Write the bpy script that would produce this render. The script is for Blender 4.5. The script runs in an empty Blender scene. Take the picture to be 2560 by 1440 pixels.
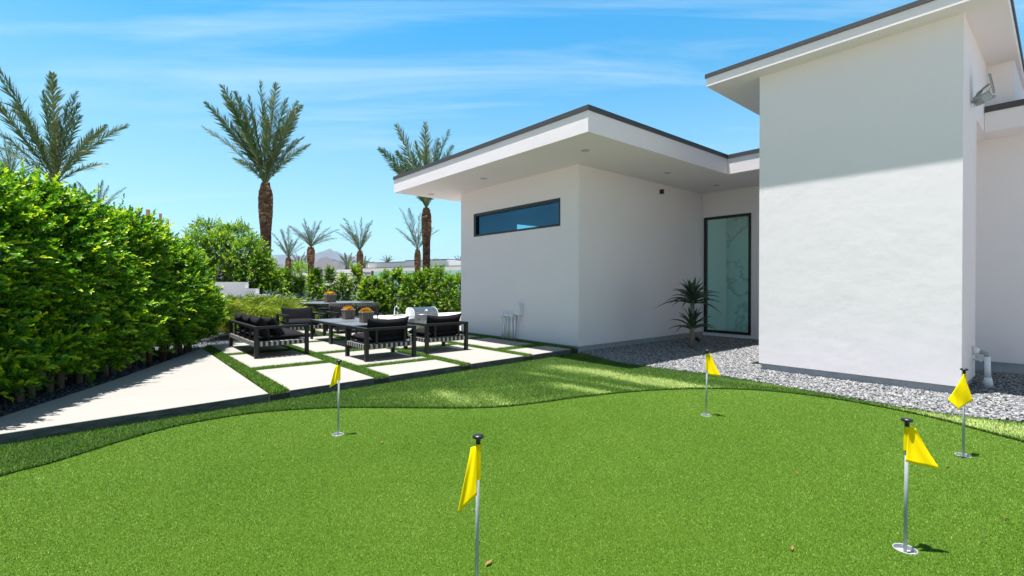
import bpy, bmesh, math, random
import numpy as np
from mathutils import Vector, Matrix
from mathutils.geometry import tessellate_polygon

S = bpy.context.scene
COL = S.collection
rnd = random.Random(7)
rs = np.random.RandomState(11)
rad = math.radians

# ------------------------------------------------------------------ camera
CAM_H = 1.45
YAW = math.atan2(1022.0, 1205.0)
PITCH = -math.atan(8.0 / 1205.0)
cam_d = bpy.data.cameras.new("camera")
cam_d.sensor_width = 36.0
cam_d.lens = 1205.0 / 2560.0 * 36.0
cam_d.clip_start = 0.05
cam_d.clip_end = 40000.0
cam = bpy.data.objects.new("camera", cam_d)
COL.objects.link(cam)
cam.location = (0, 0, CAM_H)
cam.rotation_euler = (math.pi / 2 + PITCH, 0, -YAW)
S.camera = cam
FWD = np.array([math.sin(YAW), math.cos(YAW), 0.0])
RGT = np.array([math.cos(YAW), -math.sin(YAW), 0.0])


def at(px, py, dep):
    """a point dep metres out in the direction of photo coordinates (surveying the place)"""
    d = FWD * math.cos(PITCH) + np.array([0, 0, math.sin(PITCH)])
    u = np.cross(RGT, d)
    return np.array([0, 0, CAM_H]) + (d + RGT * (px - 1280) / 1205.0 + u * (720 - py) / 1205.0) * dep


# ------------------------------------------------------------------ sun, sky, exposure
SUN_V = Vector((0.165, -0.085, -1.0))           # direction the light travels
sun_d = bpy.data.lights.new("sun", 'SUN')
sun_d.energy = 5.0
sun_d.angle = rad(0.5)
sun_d.color = (1.0, 0.975, 0.945)
sun = bpy.data.objects.new("sun", sun_d)
COL.objects.link(sun)
sun.location = (-20, 10, 60)
sun.rotation_euler = SUN_V.to_track_quat('-Z', 'Y').to_euler()
SUN_EL = math.atan2(1.0, math.hypot(0.165, 0.085))
SUN_ROT = math.atan2(-0.165, 0.085)

W = bpy.data.worlds.new("World")
S.world = W
W.use_nodes = True
wn, wl = W.node_tree.nodes, W.node_tree.links
wn.clear()


def N(nt, typ, **kw):
    n = nt.nodes.new(typ)
    for k, v in kw.items():
        if k.startswith('i_'):
            key = k[2:]
            key = int(key) if key.isdigit() else key.replace('_', ' ')
            n.inputs[key].default_value = v
        else:
            setattr(n, k, v)
    return n


wt = W.node_tree
sky = N(wt, 'ShaderNodeTexSky')
sky.sky_type = 'NISHITA'
sky.sun_disc = False
sky.sun_elevation = SUN_EL
sky.sun_rotation = SUN_ROT
sky.air_density = 1.0
sky.dust_density = 0.6
sky.ozone_density = 1.6
tint = N(wt, 'ShaderNodeMix', data_type='RGBA', blend_type='MULTIPLY')
tint.inputs[0].default_value = 1.0
wl.new(sky.outputs[0], tint.inputs[6])
tc = N(wt, 'ShaderNodeTexCoord')
sepz = N(wt, 'ShaderNodeSeparateXYZ')
wl.new(tc.outputs['Generated'], sepz.inputs[0])
elr = N(wt, 'ShaderNodeValToRGB')
while len(elr.color_ramp.elements) < 5:
    elr.color_ramp.elements.new(0.5)
for e, (p_, c_) in zip(elr.color_ramp.elements, ((0.0, (.44, .63, .62)), (.10, (.39, .63, .62)), (.24, (.32, .64, .64)), (.48, (.06, .61, .76)), (.70, (.20, .46, .56)))):
    e.position = p_
    e.color = (*c_, 1)
wl.new(sepz.outputs[2], elr.inputs[0])
dbl = N(wt, 'ShaderNodeMix', data_type='RGBA', blend_type='MULTIPLY')
dbl.inputs[0].default_value = 1.0
dbl.inputs[7].default_value = (2, 2, 2, 1)
wl.new(elr.outputs[0], dbl.inputs[6])
wl.new(dbl.outputs[2], tint.inputs[7])
# cirrus: project the direction on a high flat layer, stretch it, noise
sep = N(wt, 'ShaderNodeSeparateXYZ')
wl.new(tc.outputs['Generated'], sep.inputs[0])
zc = N(wt, 'ShaderNodeMath', operation='MAXIMUM', i_1=0.03)
wl.new(sep.outputs[2], zc.inputs[0])
zo = N(wt, 'ShaderNodeMath', operation='ADD', i_1=0.10)
wl.new(zc.outputs[0], zo.inputs[0])
dv = N(wt, 'ShaderNodeVectorMath', operation='DIVIDE')
wl.new(tc.outputs['Generated'], dv.inputs[0])
cmb = N(wt, 'ShaderNodeCombineXYZ')
for i in range(3):
    wl.new(zo.outputs[0], cmb.inputs[i])
wl.new(cmb.outputs[0], dv.inputs[1])
mp = N(wt, 'ShaderNodeMapping')
mp.vector_type = 'TEXTURE'
mp.inputs['Rotation'].default_value = (0, 0, -YAW + rad(2))
mp.inputs['Scale'].default_value = (2.6, 0.42, 1.0)
mp.inputs['Location'].default_value = (0.7, 3.1, 0)
wl.new(dv.outputs[0], mp.inputs[0])
nz = N(wt, 'ShaderNodeTexNoise', i_Scale=1.5, i_Detail=10.0, i_Roughness=0.62, i_Distortion=0.45)
wl.new(mp.outputs[0], nz.inputs['Vector'])
cr = N(wt, 'ShaderNodeValToRGB')
cr.color_ramp.elements[0].position = 0.44
cr.color_ramp.elements[1].position = 0.80
wl.new(nz.outputs[0], cr.inputs[0])
# broad cover so that the streaks gather in bands
nz2 = N(wt, 'ShaderNodeTexNoise', i_Scale=0.55, i_Detail=3.0)
mp2 = N(wt, 'ShaderNodeMapping')
mp2.vector_type = 'TEXTURE'
mp2.inputs['Rotation'].default_value = (0, 0, -YAW - rad(6))
mp2.inputs['Scale'].default_value = (1.6, 0.8, 1.0)
wl.new(dv.outputs[0], mp2.inputs[0])
wl.new(mp2.outputs[0], nz2.inputs['Vector'])
cr2 = N(wt, 'ShaderNodeValToRGB')
cr2.color_ramp.elements[0].position = 0.30
cr2.color_ramp.elements[1].position = 0.62
wl.new(nz2.outputs[0], cr2.inputs[0])
mu = N(wt, 'ShaderNodeMath', operation='MULTIPLY')
wl.new(cr.outputs[0], mu.inputs[0])
wl.new(cr2.outputs[0], mu.inputs[1])
mu2 = N(wt, 'ShaderNodeMath', operation='MULTIPLY', i_1=0.62)
wl.new(mu.outputs[0], mu2.inputs[0])
# pale veil low over the horizon
mr = N(wt, 'ShaderNodeMapRange')
mr.inputs[1].default_value = 0.0
mr.inputs[2].default_value = 0.42
mr.inputs[3].default_value = 0.25
mr.inputs[4].default_value = 0.0
wl.new(sep.outputs[2], mr.inputs[0])
mx = N(wt, 'ShaderNodeMath', operation='MAXIMUM')
wl.new(mu2.outputs[0], mx.inputs[0])
wl.new(mr.outputs[0], mx.inputs[1])
cm = N(wt, 'ShaderNodeMix', data_type='RGBA')
cm.inputs[7].default_value = (5.2, 6.5, 7.0, 1)
wl.new(mx.outputs[0], cm.inputs[0])
wl.new(tint.outputs[2], cm.inputs[6])
# grey clouds added overhead, out of view, to neutralise the ambient light
el2 = N(wt, 'ShaderNodeMapRange', interpolation_type='SMOOTHSTEP')
el2.inputs[1].default_value = 0.56
el2.inputs[2].default_value = 0.80
wl.new(sepz.outputs[2], el2.inputs[0])
nz3 = N(wt, 'ShaderNodeTexNoise', i_Scale=3.2, i_Detail=7.0, i_Roughness=0.6)
wl.new(tc.outputs['Generated'], nz3.inputs['Vector'])
cr3 = N(wt, 'ShaderNodeValToRGB')
cr3.color_ramp.elements[0].position = 0.36
cr3.color_ramp.elements[1].position = 0.56
wl.new(nz3.outputs[0], cr3.inputs[0])
m3 = N(wt, 'ShaderNodeMath', operation='MULTIPLY')
wl.new(el2.outputs[0], m3.inputs[0])
wl.new(cr3.outputs[0], m3.inputs[1])
# unseen cloud bank added opposite the front window, which mirrors it; greyed to dim walls
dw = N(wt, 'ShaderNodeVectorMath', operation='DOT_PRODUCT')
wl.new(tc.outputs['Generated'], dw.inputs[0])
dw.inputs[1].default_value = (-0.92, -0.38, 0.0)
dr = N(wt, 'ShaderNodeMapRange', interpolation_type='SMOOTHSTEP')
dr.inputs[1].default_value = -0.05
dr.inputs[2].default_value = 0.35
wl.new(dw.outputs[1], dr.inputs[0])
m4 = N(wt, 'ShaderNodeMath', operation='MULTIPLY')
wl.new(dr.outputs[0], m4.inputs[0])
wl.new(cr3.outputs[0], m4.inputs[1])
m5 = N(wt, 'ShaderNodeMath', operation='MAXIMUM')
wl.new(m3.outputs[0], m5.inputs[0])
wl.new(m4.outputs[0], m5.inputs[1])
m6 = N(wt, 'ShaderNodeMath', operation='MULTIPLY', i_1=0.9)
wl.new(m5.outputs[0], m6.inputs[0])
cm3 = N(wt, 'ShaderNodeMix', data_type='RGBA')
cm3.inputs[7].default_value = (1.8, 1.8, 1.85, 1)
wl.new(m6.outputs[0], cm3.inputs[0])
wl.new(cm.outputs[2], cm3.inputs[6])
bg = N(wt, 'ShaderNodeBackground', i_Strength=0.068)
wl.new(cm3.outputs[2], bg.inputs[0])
wo = N(wt, 'ShaderNodeOutputWorld')
wl.new(bg.outputs[0], wo.inputs[0])

S.view_settings.view_transform = 'Standard'
S.view_settings.look = 'None'
S.view_settings.gamma = 1.0
S.view_settings.exposure = 1.2
S.cycles.max_bounces = 8
S.cycles.transparent_max_bounces = 16
S.cycles.volume_bounces = 0
S.cycles.use_denoising = True


# ------------------------------------------------------------------ materials
def mat(name, col, rough=0.6, metal=0.0, spec=0.5, noise=None, bump=None, tone=None, transl=0.0, coat=0.0):
    """noise: list of (scale, dark colour, amount); bump: list of (scale, strength, dist); tone: colours along the 'tone' attribute"""
    m = bpy.data.materials.new(name)
    m.use_nodes = True
    nt = m.node_tree
    b = nt.nodes['Principled BSDF']
    out = nt.nodes['Material Output']
    b.inputs['Roughness'].default_value = rough
    b.inputs['Metallic'].default_value = metal
    b.inputs['Specular IOR Level'].default_value = spec
    b.inputs['Coat Weight'].default_value = coat
    t = N(nt, 'ShaderNodeTexCoord')
    src = None
    if tone:
        a = N(nt, 'ShaderNodeAttribute', attribute_name='tone')
        r = N(nt, 'ShaderNodeValToRGB')
        e = r.color_ramp.elements
        while len(e) < len(tone):
            e.new(0.5)
        for i, c in enumerate(tone):
            e[i].position = i / (len(tone) - 1)
            e[i].color = (*c, 1)
        nt.links.new(a.outputs['Fac'], r.inputs[0])
        src = r.outputs[0]
    if noise:
        for sc, c2, amt in noise:
            n = N(nt, 'ShaderNodeTexNoise', i_Detail=5.0, i_Roughness=0.6)
            if isinstance(sc, (tuple, list)):
                mpn = N(nt, 'ShaderNodeMapping')
                mpn.inputs['Scale'].default_value = sc
                nt.links.new(t.outputs['Object'], mpn.inputs[0])
                nt.links.new(mpn.outputs[0], n.inputs['Vector'])
                n.inputs['Scale'].default_value = 1.0
            else:
                n.inputs['Scale'].default_value = sc
                nt.links.new(t.outputs['Object'], n.inputs['Vector'])
            rr = N(nt, 'ShaderNodeValToRGB')
            rr.color_ramp.elements[0].position = 0.36
            rr.color_ramp.elements[1].position = 0.68
            nt.links.new(n.outputs[0], rr.inputs[0])
            f = N(nt, 'ShaderNodeMath', operation='MULTIPLY', i_1=amt)
            nt.links.new(rr.outputs[0], f.inputs[0])
            x = N(nt, 'ShaderNodeMix', data_type='RGBA')
            nt.links.new(f.outputs[0], x.inputs[0])
            x.inputs[6].default_value = (*col, 1)
            if src is not None:
                nt.links.new(src, x.inputs[6])
            x.inputs[7].default_value = (*c2, 1)
            src = x.outputs[2]
    if src is not None:
        nt.links.new(src, b.inputs['Base Color'])
    else:
        b.inputs['Base Color'].default_value = (*col, 1)
    if bump:
        prev = None
        for sc, st, dist in bump:
            n = N(nt, 'ShaderNodeTexNoise', i_Detail=4.0)
            if isinstance(sc, (tuple, list)):
                mpn = N(nt, 'ShaderNodeMapping')
                mpn.inputs['Scale'].default_value = sc
                nt.links.new(t.outputs['Object'], mpn.inputs[0])
                nt.links.new(mpn.outputs[0], n.inputs['Vector'])
                n.inputs['Scale'].default_value = 1.0
            else:
                n.inputs['Scale'].default_value = sc
                nt.links.new(t.outputs['Object'], n.inputs['Vector'])
            bp = N(nt, 'ShaderNodeBump', i_Strength=st, i_Distance=dist)
            nt.links.new(n.outputs[0], bp.inputs['Height'])
            if prev is not None:
                nt.links.new(prev, bp.inputs['Normal'])
            prev = bp.outputs[0]
        nt.links.new(prev, b.inputs['Normal'])
    if transl > 0:
        tr = N(nt, 'ShaderNodeBsdfTranslucent')
        if src is not None:
            nt.links.new(src, tr.inputs[0])
        else:
            tr.inputs[0].default_value = (*col, 1)
        ms = N(nt, 'ShaderNodeMixShader', i_0=transl)
        nt.links.new(b.outputs[0], ms.inputs[1])
        nt.links.new(tr.outputs[0], ms.inputs[2])
        nt.links.new(ms.outputs[0], out.inputs[0])
    return m


def glass(name, tint_c, refl, gloss=(0.9, 0.95, 1.0)):
    m = bpy.data.materials.new(name)
    m.use_nodes = True
    nt = m.node_tree
    out = nt.nodes['Material Output']
    nt.nodes.remove(nt.nodes['Principled BSDF'])
    tr = N(nt, 'ShaderNodeBsdfTransparent')
    tr.inputs[0].default_value = (*tint_c, 1)
    gl = N(nt, 'ShaderNodeBsdfGlossy', i_Roughness=0.01)
    gl.inputs[0].default_value = (*gloss, 1)
    lw = N(nt, 'ShaderNodeLayerWeight', i_Blend=0.5)
    pw = N(nt, 'ShaderNodeMath', operation='POWER', i_1=5.0)
    nt.links.new(lw.outputs['Facing'], pw.inputs[0])
    ad = N(nt, 'ShaderNodeMath', operation='ADD', i_1=refl, use_clamp=True)
    nt.links.new(pw.outputs[0], ad.inputs[0])
    ms = N(nt, 'ShaderNodeMixShader')
    nt.links.new(ad.outputs[0], ms.inputs[0])
    nt.links.new(tr.outputs[0], ms.inputs[1])
    nt.links.new(gl.outputs[0], ms.inputs[2])
    nt.links.new(ms.outputs[0], out.inputs[0])
    return m


M = {}
M['stucco'] = mat('stucco', (0.845, 0.785, 0.80), 0.9, spec=0.2, noise=[(0.9, (0.805, 0.75, 0.763), 0.5), (14, (0.82, 0.762, 0.776), 0.4)],
                  bump=[(2.6, 0.14, 0.05), (170, 0.45, 0.004)])
M['soffit'] = mat('soffit', (0.83, 0.77, 0.775), 0.9, spec=0.2, bump=[(120, 0.25, 0.003)])
M['cap'] = mat('roof_cap', (0.045, 0.042, 0.043), 0.55, noise=[(60, (0.09, 0.085, 0.085), 0.6)], bump=[(90, 0.2, 0.004)])
M['footing'] = mat('footing', (0.40, 0.41, 0.43), 0.9, noise=[(8, (0.28, 0.29, 0.31), 0.7)], bump=[(40, 0.5, 0.01)])
M['frame'] = mat('window_frame', (0.012, 0.012, 0.013), 0.35)
M['glass_win'] = glass('window_glass', (0.55, 0.86, 0.92), 0.16, (0.16, 0.34, 0.52))
M['glass_door'] = glass('door_glass', (0.74, 0.93, 0.90), 0.05, (0.8, 0.95, 0.95))
M['pvc'] = mat('white_pvc', (0.84, 0.84, 0.85), 0.4)
M['white_metal'] = mat('white_metal', (0.75, 0.76, 0.77), 0.4)
M['grey_plastic'] = mat('grey_plastic', (0.33, 0.34, 0.35), 0.5)
M['black'] = mat('black_plastic', (0.012, 0.012, 0.013), 0.35)
M['inner'] = mat('interior_paint', (0.78, 0.79, 0.79), 0.8)
M['floor_in'] = mat('interior_floor', (0.65, 0.64, 0.62), 0.3)
M['concrete'] = mat('concrete', (0.310, 0.294, 0.268), 0.85, spec=0.3, noise=[(0.8, (0.255, 0.242, 0.226), 0.7), ((1.6, 16, 4), (0.262, 0.246, 0.220), 0.6), (60, (0.26, 0.246, 0.222), 0.5)],
                    bump=[(180, 0.2, 0.003)])
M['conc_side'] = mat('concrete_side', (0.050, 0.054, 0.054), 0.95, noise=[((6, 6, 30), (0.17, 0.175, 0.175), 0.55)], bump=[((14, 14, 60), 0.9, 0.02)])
M['soil'] = mat('soil', (0.035, 0.035, 0.035), 0.95, bump=[(40, 0.6, 0.02)])
M['ground'] = mat('ground', (0.36, 0.32, 0.27), 0.95, noise=[(0.12, (0.28, 0.25, 0.2), 0.6), (6, (0.25, 0.22, 0.19), 0.5)], bump=[(8, 0.5, 0.05)])
M['green_base'] = mat('green_base', (0.065, 0.138, 0.009), 0.9, spec=0.1, noise=[(0.9, (0.085, 0.152, 0.011), 0.6), (140, (0.022, 0.055, 0.003), 0.75)], bump=[(260, 0.8, 0.008)])
M['green_blade'] = mat('green_blade', (0.1, 0.2, 0.03), 0.6, spec=0.35,
                       tone=[(0.034, 0.080, 0.003), (0.088, 0.190, 0.009), (0.145, 0.270, 0.018), (0.30, 0.40, 0.10)], transl=0.25)
M['lawn_base'] = mat('lawn_base', (0.020, 0.045, 0.006), 0.95, bump=[(120, 0.8, 0.01)])
M['lawn_blade'] = mat('lawn_blade', (0.05, 0.13, 0.01), 0.5, spec=0.4,
                      tone=[(0.022, 0.070, 0.002), (0.055, 0.150, 0.004), (0.15, 0.29, 0.010), (0.60, 0.72, 0.22)], transl=0.3)
M['gravel_base'] = mat('gravel_base', (0.16, 0.16, 0.16), 0.95, noise=[(40, (0.3, 0.3, 0.3), 0.7)], bump=[(40, 0.9, 0.02)])
M['pebble'] = mat('pebble', (0.4, 0.4, 0.4), 0.75, spec=0.3,
                  tone=[(0.05, 0.055, 0.063), (0.125, 0.133, 0.15), (0.215, 0.223, 0.235), (0.285, 0.265, 0.237), (0.37, 0.37, 0.365)])
M['slate'] = mat('slate', (0.06, 0.065, 0.075), 0.6, spec=0.5,
                 tone=[(0.025, 0.028, 0.033), (0.06, 0.066, 0.078), (0.11, 0.12, 0.14), (0.2, 0.21, 0.23)])
M['slate_base'] = mat('slate_base', (0.03, 0.03, 0.032), 0.95, bump=[(40, 0.9, 0.02)])
M['leaf'] = mat('ficus_leaf', (0.05, 0.13, 0.01), 0.36, spec=0.5,
                tone=[(0.026, 0.100, 0.004), (0.070, 0.215, 0.006), (0.20, 0.42, 0.010), (0.60, 0.72, 0.020)], transl=0.45)
M['leaf_far'] = mat('shrub_leaf', (0.05, 0.13, 0.01), 0.4, spec=0.5,
                    tone=[(0.040, 0.12, 0.006), (0.095, 0.23, 0.008), (0.25, 0.43, 0.012), (0.58, 0.68, 0.04)], transl=0.4)
M['bark'] = mat('bark', (0.30, 0.24, 0.17), 0.9, noise=[((20, 20, 4), (0.18, 0.13, 0.09), 0.7)], bump=[((30, 30, 6), 0.6, 0.01)])
M['twig'] = mat('twig', (0.10, 0.075, 0.045), 0.9)
M['palm_leaf'] = mat('palm_leaf', (0.08, 0.1, 0.05), 0.42, spec=0.5,
                     tone=[(0.028, 0.062, 0.018), (0.058, 0.112, 0.028), (0.115, 0.175, 0.048), (0.32, 0.28, 0.12)], transl=0.18)
M['palm_far'] = mat('palm_leaf_far', (0.08, 0.1, 0.05), 0.5, spec=0.4,
                    tone=[(0.040, 0.068, 0.030), (0.070, 0.108, 0.048), (0.120, 0.160, 0.075), (0.27, 0.24, 0.13)], transl=0.18)
M['palm_trunk'] = mat('palm_trunk', (0.05, 0.03, 0.02), 0.95, noise=[(12, (0.025, 0.015, 0.01), 0.7)])
M['palm_boot'] = mat('palm_boot', (0.17, 0.1, 0.06), 0.9, tone=[(0.028, 0.013, 0.008), (0.085, 0.040, 0.021), (0.19, 0.098, 0.050), (0.46, 0.28, 0.15)])
M['metal'] = mat('charcoal_metal', (0.009, 0.009, 0.010), 0.45, spec=0.4, noise=[(25, (0.014, 0.014, 0.015), 0.5)])
M['cushion'] = mat('charcoal_fabric', (0.012, 0.0115, 0.0135), 0.95, spec=0.1, noise=[(7, (0.018, 0.0175, 0.020), 0.6)], bump=[(9, 0.35, 0.03), (700, 0.3, 0.002)])
M['strap'] = mat('grey_webbing', (0.33, 0.315, 0.29), 0.85, bump=[(400, 0.3, 0.002)])
M['tabletop'] = mat('slate_tabletop', (0.10, 0.105, 0.115), 0.42, noise=[((2, 12, 2), (0.14, 0.145, 0.155), 0.6)])
M['planter'] = mat('driftwood', (0.20, 0.165, 0.135), 0.9, noise=[((45, 45, 6), (0.075, 0.06, 0.05), 0.9)], bump=[((60, 60, 7), 1.0, 0.01)])
M['planter_rim'] = mat('planter_rim', (0.42, 0.38, 0.32), 0.8)
M['moss'] = mat('yellow_moss', (0.55, 0.30, 0.01), 0.95, tone=[(0.26, 0.12, 0.006), (0.55, 0.30, 0.008), (0.75, 0.48, 0.02)])
M['rope'] = mat('dark_rope', (0.05, 0.047, 0.045), 0.9, bump=[(200, 0.5, 0.004)])
M['steel'] = mat('steel', (0.42, 0.44, 0.46), 0.25, metal=1.0, bump=[((3, 3, 120), 0.05, 0.002)])
M['counter'] = mat('counter_stone', (0.80, 0.80, 0.79), 0.4)
M['yellow'] = mat('yellow_nylon', (1.0, 0.80, 0.001), 0.75, spec=0.1, noise=[(10, (0.97, 0.74, 0.001), 0.4)], transl=0.28)
M['pole'] = mat('pole_white', (0.36, 0.40, 0.42), 0.35)
M['cup'] = mat('cup_white', (0.36, 0.38, 0.40), 0.5)
M['aloe'] = mat('aloe_leaf', (0.035, 0.075, 0.03), 0.45, tone=[(0.018, 0.045, 0.018), (0.04, 0.085, 0.032), (0.09, 0.14, 0.06)])
M['aloe_trunk'] = mat('aloe_trunk', (0.26, 0.21, 0.15), 0.9, noise=[((10, 10, 30), (0.14, 0.11, 0.08), 0.7)])
M['fern'] = mat('fern_leaf', (0.1, 0.2, 0.03), 0.5, tone=[(0.06, 0.13, 0.010), (0.17, 0.27, 0.020), (0.36, 0.43, 0.035), (0.66, 0.60, 0.12)], transl=0.3)
M['bluegrass'] = mat('agave_leaf', (0.1, 0.15, 0.12), 0.5, tone=[(0.06, 0.10, 0.09), (0.11, 0.17, 0.14), (0.2, 0.27, 0.2)], transl=0.15)
M['wood'] = mat('stake_wood', (0.11, 0.045, 0.02), 0.85, noise=[((20, 20, 3), (0.06, 0.03, 0.015), 0.6)])
M['teal_wall'] = mat('pale_teal_wall', (0.34, 0.66, 0.68), 0.9)
M['far_white'] = mat('far_white', (0.88, 0.87, 0.86), 0.9)
M['far_glass'] = mat('far_glass', (0.03, 0.06, 0.07), 0.1)
M['litter'] = mat('dry_leaf', (0.26, 0.15, 0.05), 0.8)
M['mountain'] = mat('mountain', (0.075, 0.052, 0.050), 0.95, noise=[(0.006, (0.035, 0.026, 0.027), 0.8), (0.03, (0.11, 0.08, 0.07), 0.5)])
M['lamp_glass'] = mat('lamp_glass', (0.55, 0.56, 0.55), 0.3)
M['solar'] = mat('solar_cell', (0.05, 0.055, 0.07), 0.2)


def marble():
    m = bpy.data.materials.new('marble')
    m.use_nodes = True
    nt = m.node_tree
    b = nt.nodes['Principled BSDF']
    t = N(nt, 'ShaderNodeTexCoord')
    n = N(nt, 'ShaderNodeTexNoise', i_Scale=0.55, i_Detail=9.0, i_Roughness=0.55, i_Distortion=0.5)
    nt.links.new(t.outputs['Object'], n.inputs['Vector'])
    s = N(nt, 'ShaderNodeMath', operation='SUBTRACT', i_1=0.5)
    nt.links.new(n.outputs[0], s.inputs[0])
    a = N(nt, 'ShaderNodeMath', operation='ABSOLUTE')
    nt.links.new(s.outputs[0], a.inputs[0])
    r = N(nt, 'ShaderNodeValToRGB')
    r.color_ramp.elements[0].position = 0.0
    r.color_ramp.elements[0].color = (0.52, 0.53, 0.54, 1)
    r.color_ramp.elements[1].position = 0.018
    r.color_ramp.elements[1].color = (0.80, 0.81, 0.80, 1)
    nt.links.new(a.outputs[0], r.inputs[0])
    nt.links.new(r.outputs[0], b.inputs['Base Color'])
    b.inputs['Roughness'].default_value = 0.25
    return m


M['marble'] = marble()


# ------------------------------------------------------------------ builders
def tag(o, label=None, cat=None, group=None, kind=None):
    if label: o['label'] = label
    if cat: o['category'] = cat
    if group: o['group'] = group
    if kind: o['kind'] = kind
    return o


def empty(name, loc, label, cat, group=None, rz=0.0):
    o = bpy.data.objects.new(name, None)
    o.empty_display_size = 0.2
    COL.objects.link(o)
    o.location = Vector(loc)
    o.rotation_euler = (0, 0, rz)
    return tag(o, label, cat, group)


def copy_tree(o, parent=None):
    c = o.copy()
    COL.objects.link(c)
    if parent is not None:
        c.parent = parent
    for ch in list(o.children):
        copy_tree(ch, c)
    return c


def root_loc(o):
    v = Vector((0, 0, 0))
    while o is not None:
        v += o.location
        o = o.parent
    return v


def link(name, me, m, parent=None, smooth=False):
    o = bpy.data.objects.new(name, me)
    for mm in (m if isinstance(m, (list, tuple)) else [m]):
        me.materials.append(mm)
    COL.objects.link(o)
    if parent is not None:
        o.parent = parent
    if smooth:
        me.polygons.foreach_set('use_smooth', [True] * len(me.polygons))
    return o


class MB:
    """collects shapes; build() links them as ONE mesh object"""
    def __init__(s):
        s.v, s.f, s.mi, s.t = [], [], [], []

    def add(s, vs, fs, mi=0, tone=0.5):
        n = len(s.v)
        s.v += [tuple(p) for p in vs]
        s.f += [tuple(i + n for i in f) for f in fs]
        s.mi += [mi] * len(fs)
        s.t += [tone] * len(vs)

    def box(s, a, b, mi=0):
        x0, y0, z0 = a
        x1, y1, z1 = b
        s.add([(x0, y0, z0), (x1, y0, z0), (x1, y1, z0), (x0, y1, z0), (x0, y0, z1), (x1, y0, z1), (x1, y1, z1), (x0, y1, z1)],
              [(0, 3, 2, 1), (4, 5, 6, 7), (0, 1, 5, 4), (1, 2, 6, 5), (2, 3, 7, 6), (3, 0, 4, 7)], mi)
        return s

    def obox(s, c, ax, ay, az, mi=0):
        c = Vector(c); ax = Vector(ax); ay = Vector(ay); az = Vector(az)
        P = [c + sx * ax + sy * ay + sz * az for sz in (-1, 1) for sx, sy in ((-1, -1), (1, -1), (1, 1), (-1, 1))]
        s.add(P, [(0, 3, 2, 1), (4, 5, 6, 7), (0, 1, 5, 4), (1, 2, 6, 5), (2, 3, 7, 6), (3, 0, 4, 7)], mi)
        return s

    def tube(s, pts, r, n=8, caps=True, tone=0.5):
        pts = [Vector(p) for p in pts]
        if not isinstance(r, (list, tuple)):
            r = [r] * len(pts)
        rings = []
        prev = None
        for i, p in enumerate(pts):
            d = (pts[min(i + 1, len(pts) - 1)] - pts[max(i - 1, 0)]).normalized()
            if prev is None:
                a = d.orthogonal().normalized()
            else:
                a = (prev - d * prev.dot(d))
                a = a.normalized() if a.length > 1e-6 else d.orthogonal().normalized()
            prev = a
            b = d.cross(a)
            rings.append([p + r[i] * (math.cos(2 * math.pi * k / n) * a + math.sin(2 * math.pi * k / n) * b) for k in range(n)])
        vs = [q for ring in rings for q in ring]
        fs = []
        for i in range(len(pts) - 1):
            for k in range(n):
                fs.append((i * n + k, i * n + (k + 1) % n, (i + 1) * n + (k + 1) % n, (i + 1) * n + k))
        if caps:
            fs.append(tuple(range(n - 1, -1, -1)))
            fs.append(tuple((len(pts) - 1) * n + k for k in range(n)))
        s.add(vs, fs, 0, tone)
        return s

    def lathe(s, c, prof, n=20, cap=True):
        c = Vector(c)
        vs = [c + Vector((r * math.cos(2 * math.pi * k / n), r * math.sin(2 * math.pi * k / n), z)) for r, z in prof for k in range(n)]
        fs = []
        for i in range(len(prof) - 1):
            for k in range(n):
                fs.append((i * n + k, i * n + (k + 1) % n, (i + 1) * n + (k + 1) % n, (i + 1) * n + k))
        if cap:
            fs.append(tuple(range(n - 1, -1, -1)))
            fs.append(tuple((len(prof) - 1) * n + k for k in range(n)))
        s.add(vs, fs)
        return s

    def prism(s, poly, z0, z1, side_mi=0):
        n = len(poly)
        area = sum(poly[i][0] * poly[(i + 1) % n][1] - poly[(i + 1) % n][0] * poly[i][1] for i in range(n))
        if area < 0:
            poly = poly[::-1]
        vs = [(x, y, z0) for x, y in poly] + [(x, y, z1) for x, y in poly]
        tri = tessellate_polygon([[Vector((x, y, 0)) for x, y in poly]])

        def up(t):
            a, b, c = (Vector(vs[i]) for i in t)
            return t if (b - a).cross(c - a).z > 0 else t[::-1]
        tri = [up(tuple(t)) for t in tri]
        s.add(vs, [tuple(i + n for i in t) for t in tri] + [t[::-1] for t in tri], 0)
        m0 = len(s.v) - 2 * n
        for i in range(n):
            j = (i + 1) % n
            s.f.append((m0 + i, m0 + j, m0 + n + j, m0 + n + i))
            s.mi.append(side_mi)
        return s

    def build(s, name, m, parent=None, smooth=False, bevel=0.0, world=True, seg=2, top_only=False):
        off = root_loc(parent) if (parent is not None and world) else Vector((0, 0, 0))
        me = bpy.data.meshes.new(name)
        me.from_pydata([Vector(p) - off for p in s.v], [], s.f)
        me.polygons.foreach_set('material_index', s.mi)
        a = me.attributes.new('tone', 'FLOAT', 'POINT')
        a.data.foreach_set('value', s.t)
        me.update()
        if bevel > 0:
            bm = bmesh.new()
            bm.from_mesh(me)
            bmesh.ops.remove_doubles(bm, verts=bm.verts, dist=1e-5)
            ed = [e for e in bm.edges if len(e.link_faces) == 2 and e.calc_face_angle() > 0.5]
            if top_only:
                zt = max(v.co.z for v in bm.verts) - 1e-4
                ed = [e for e in ed if e.verts[0].co.z > zt and e.verts[1].co.z > zt]
            bmesh.ops.bevel(bm, geom=ed, offset=bevel, segments=seg, profile=0.5, affect='EDGES', clamp_overlap=True)
            bm.to_mesh(me)
            bm.free()
        return link(name, me, m, parent, smooth)


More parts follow.
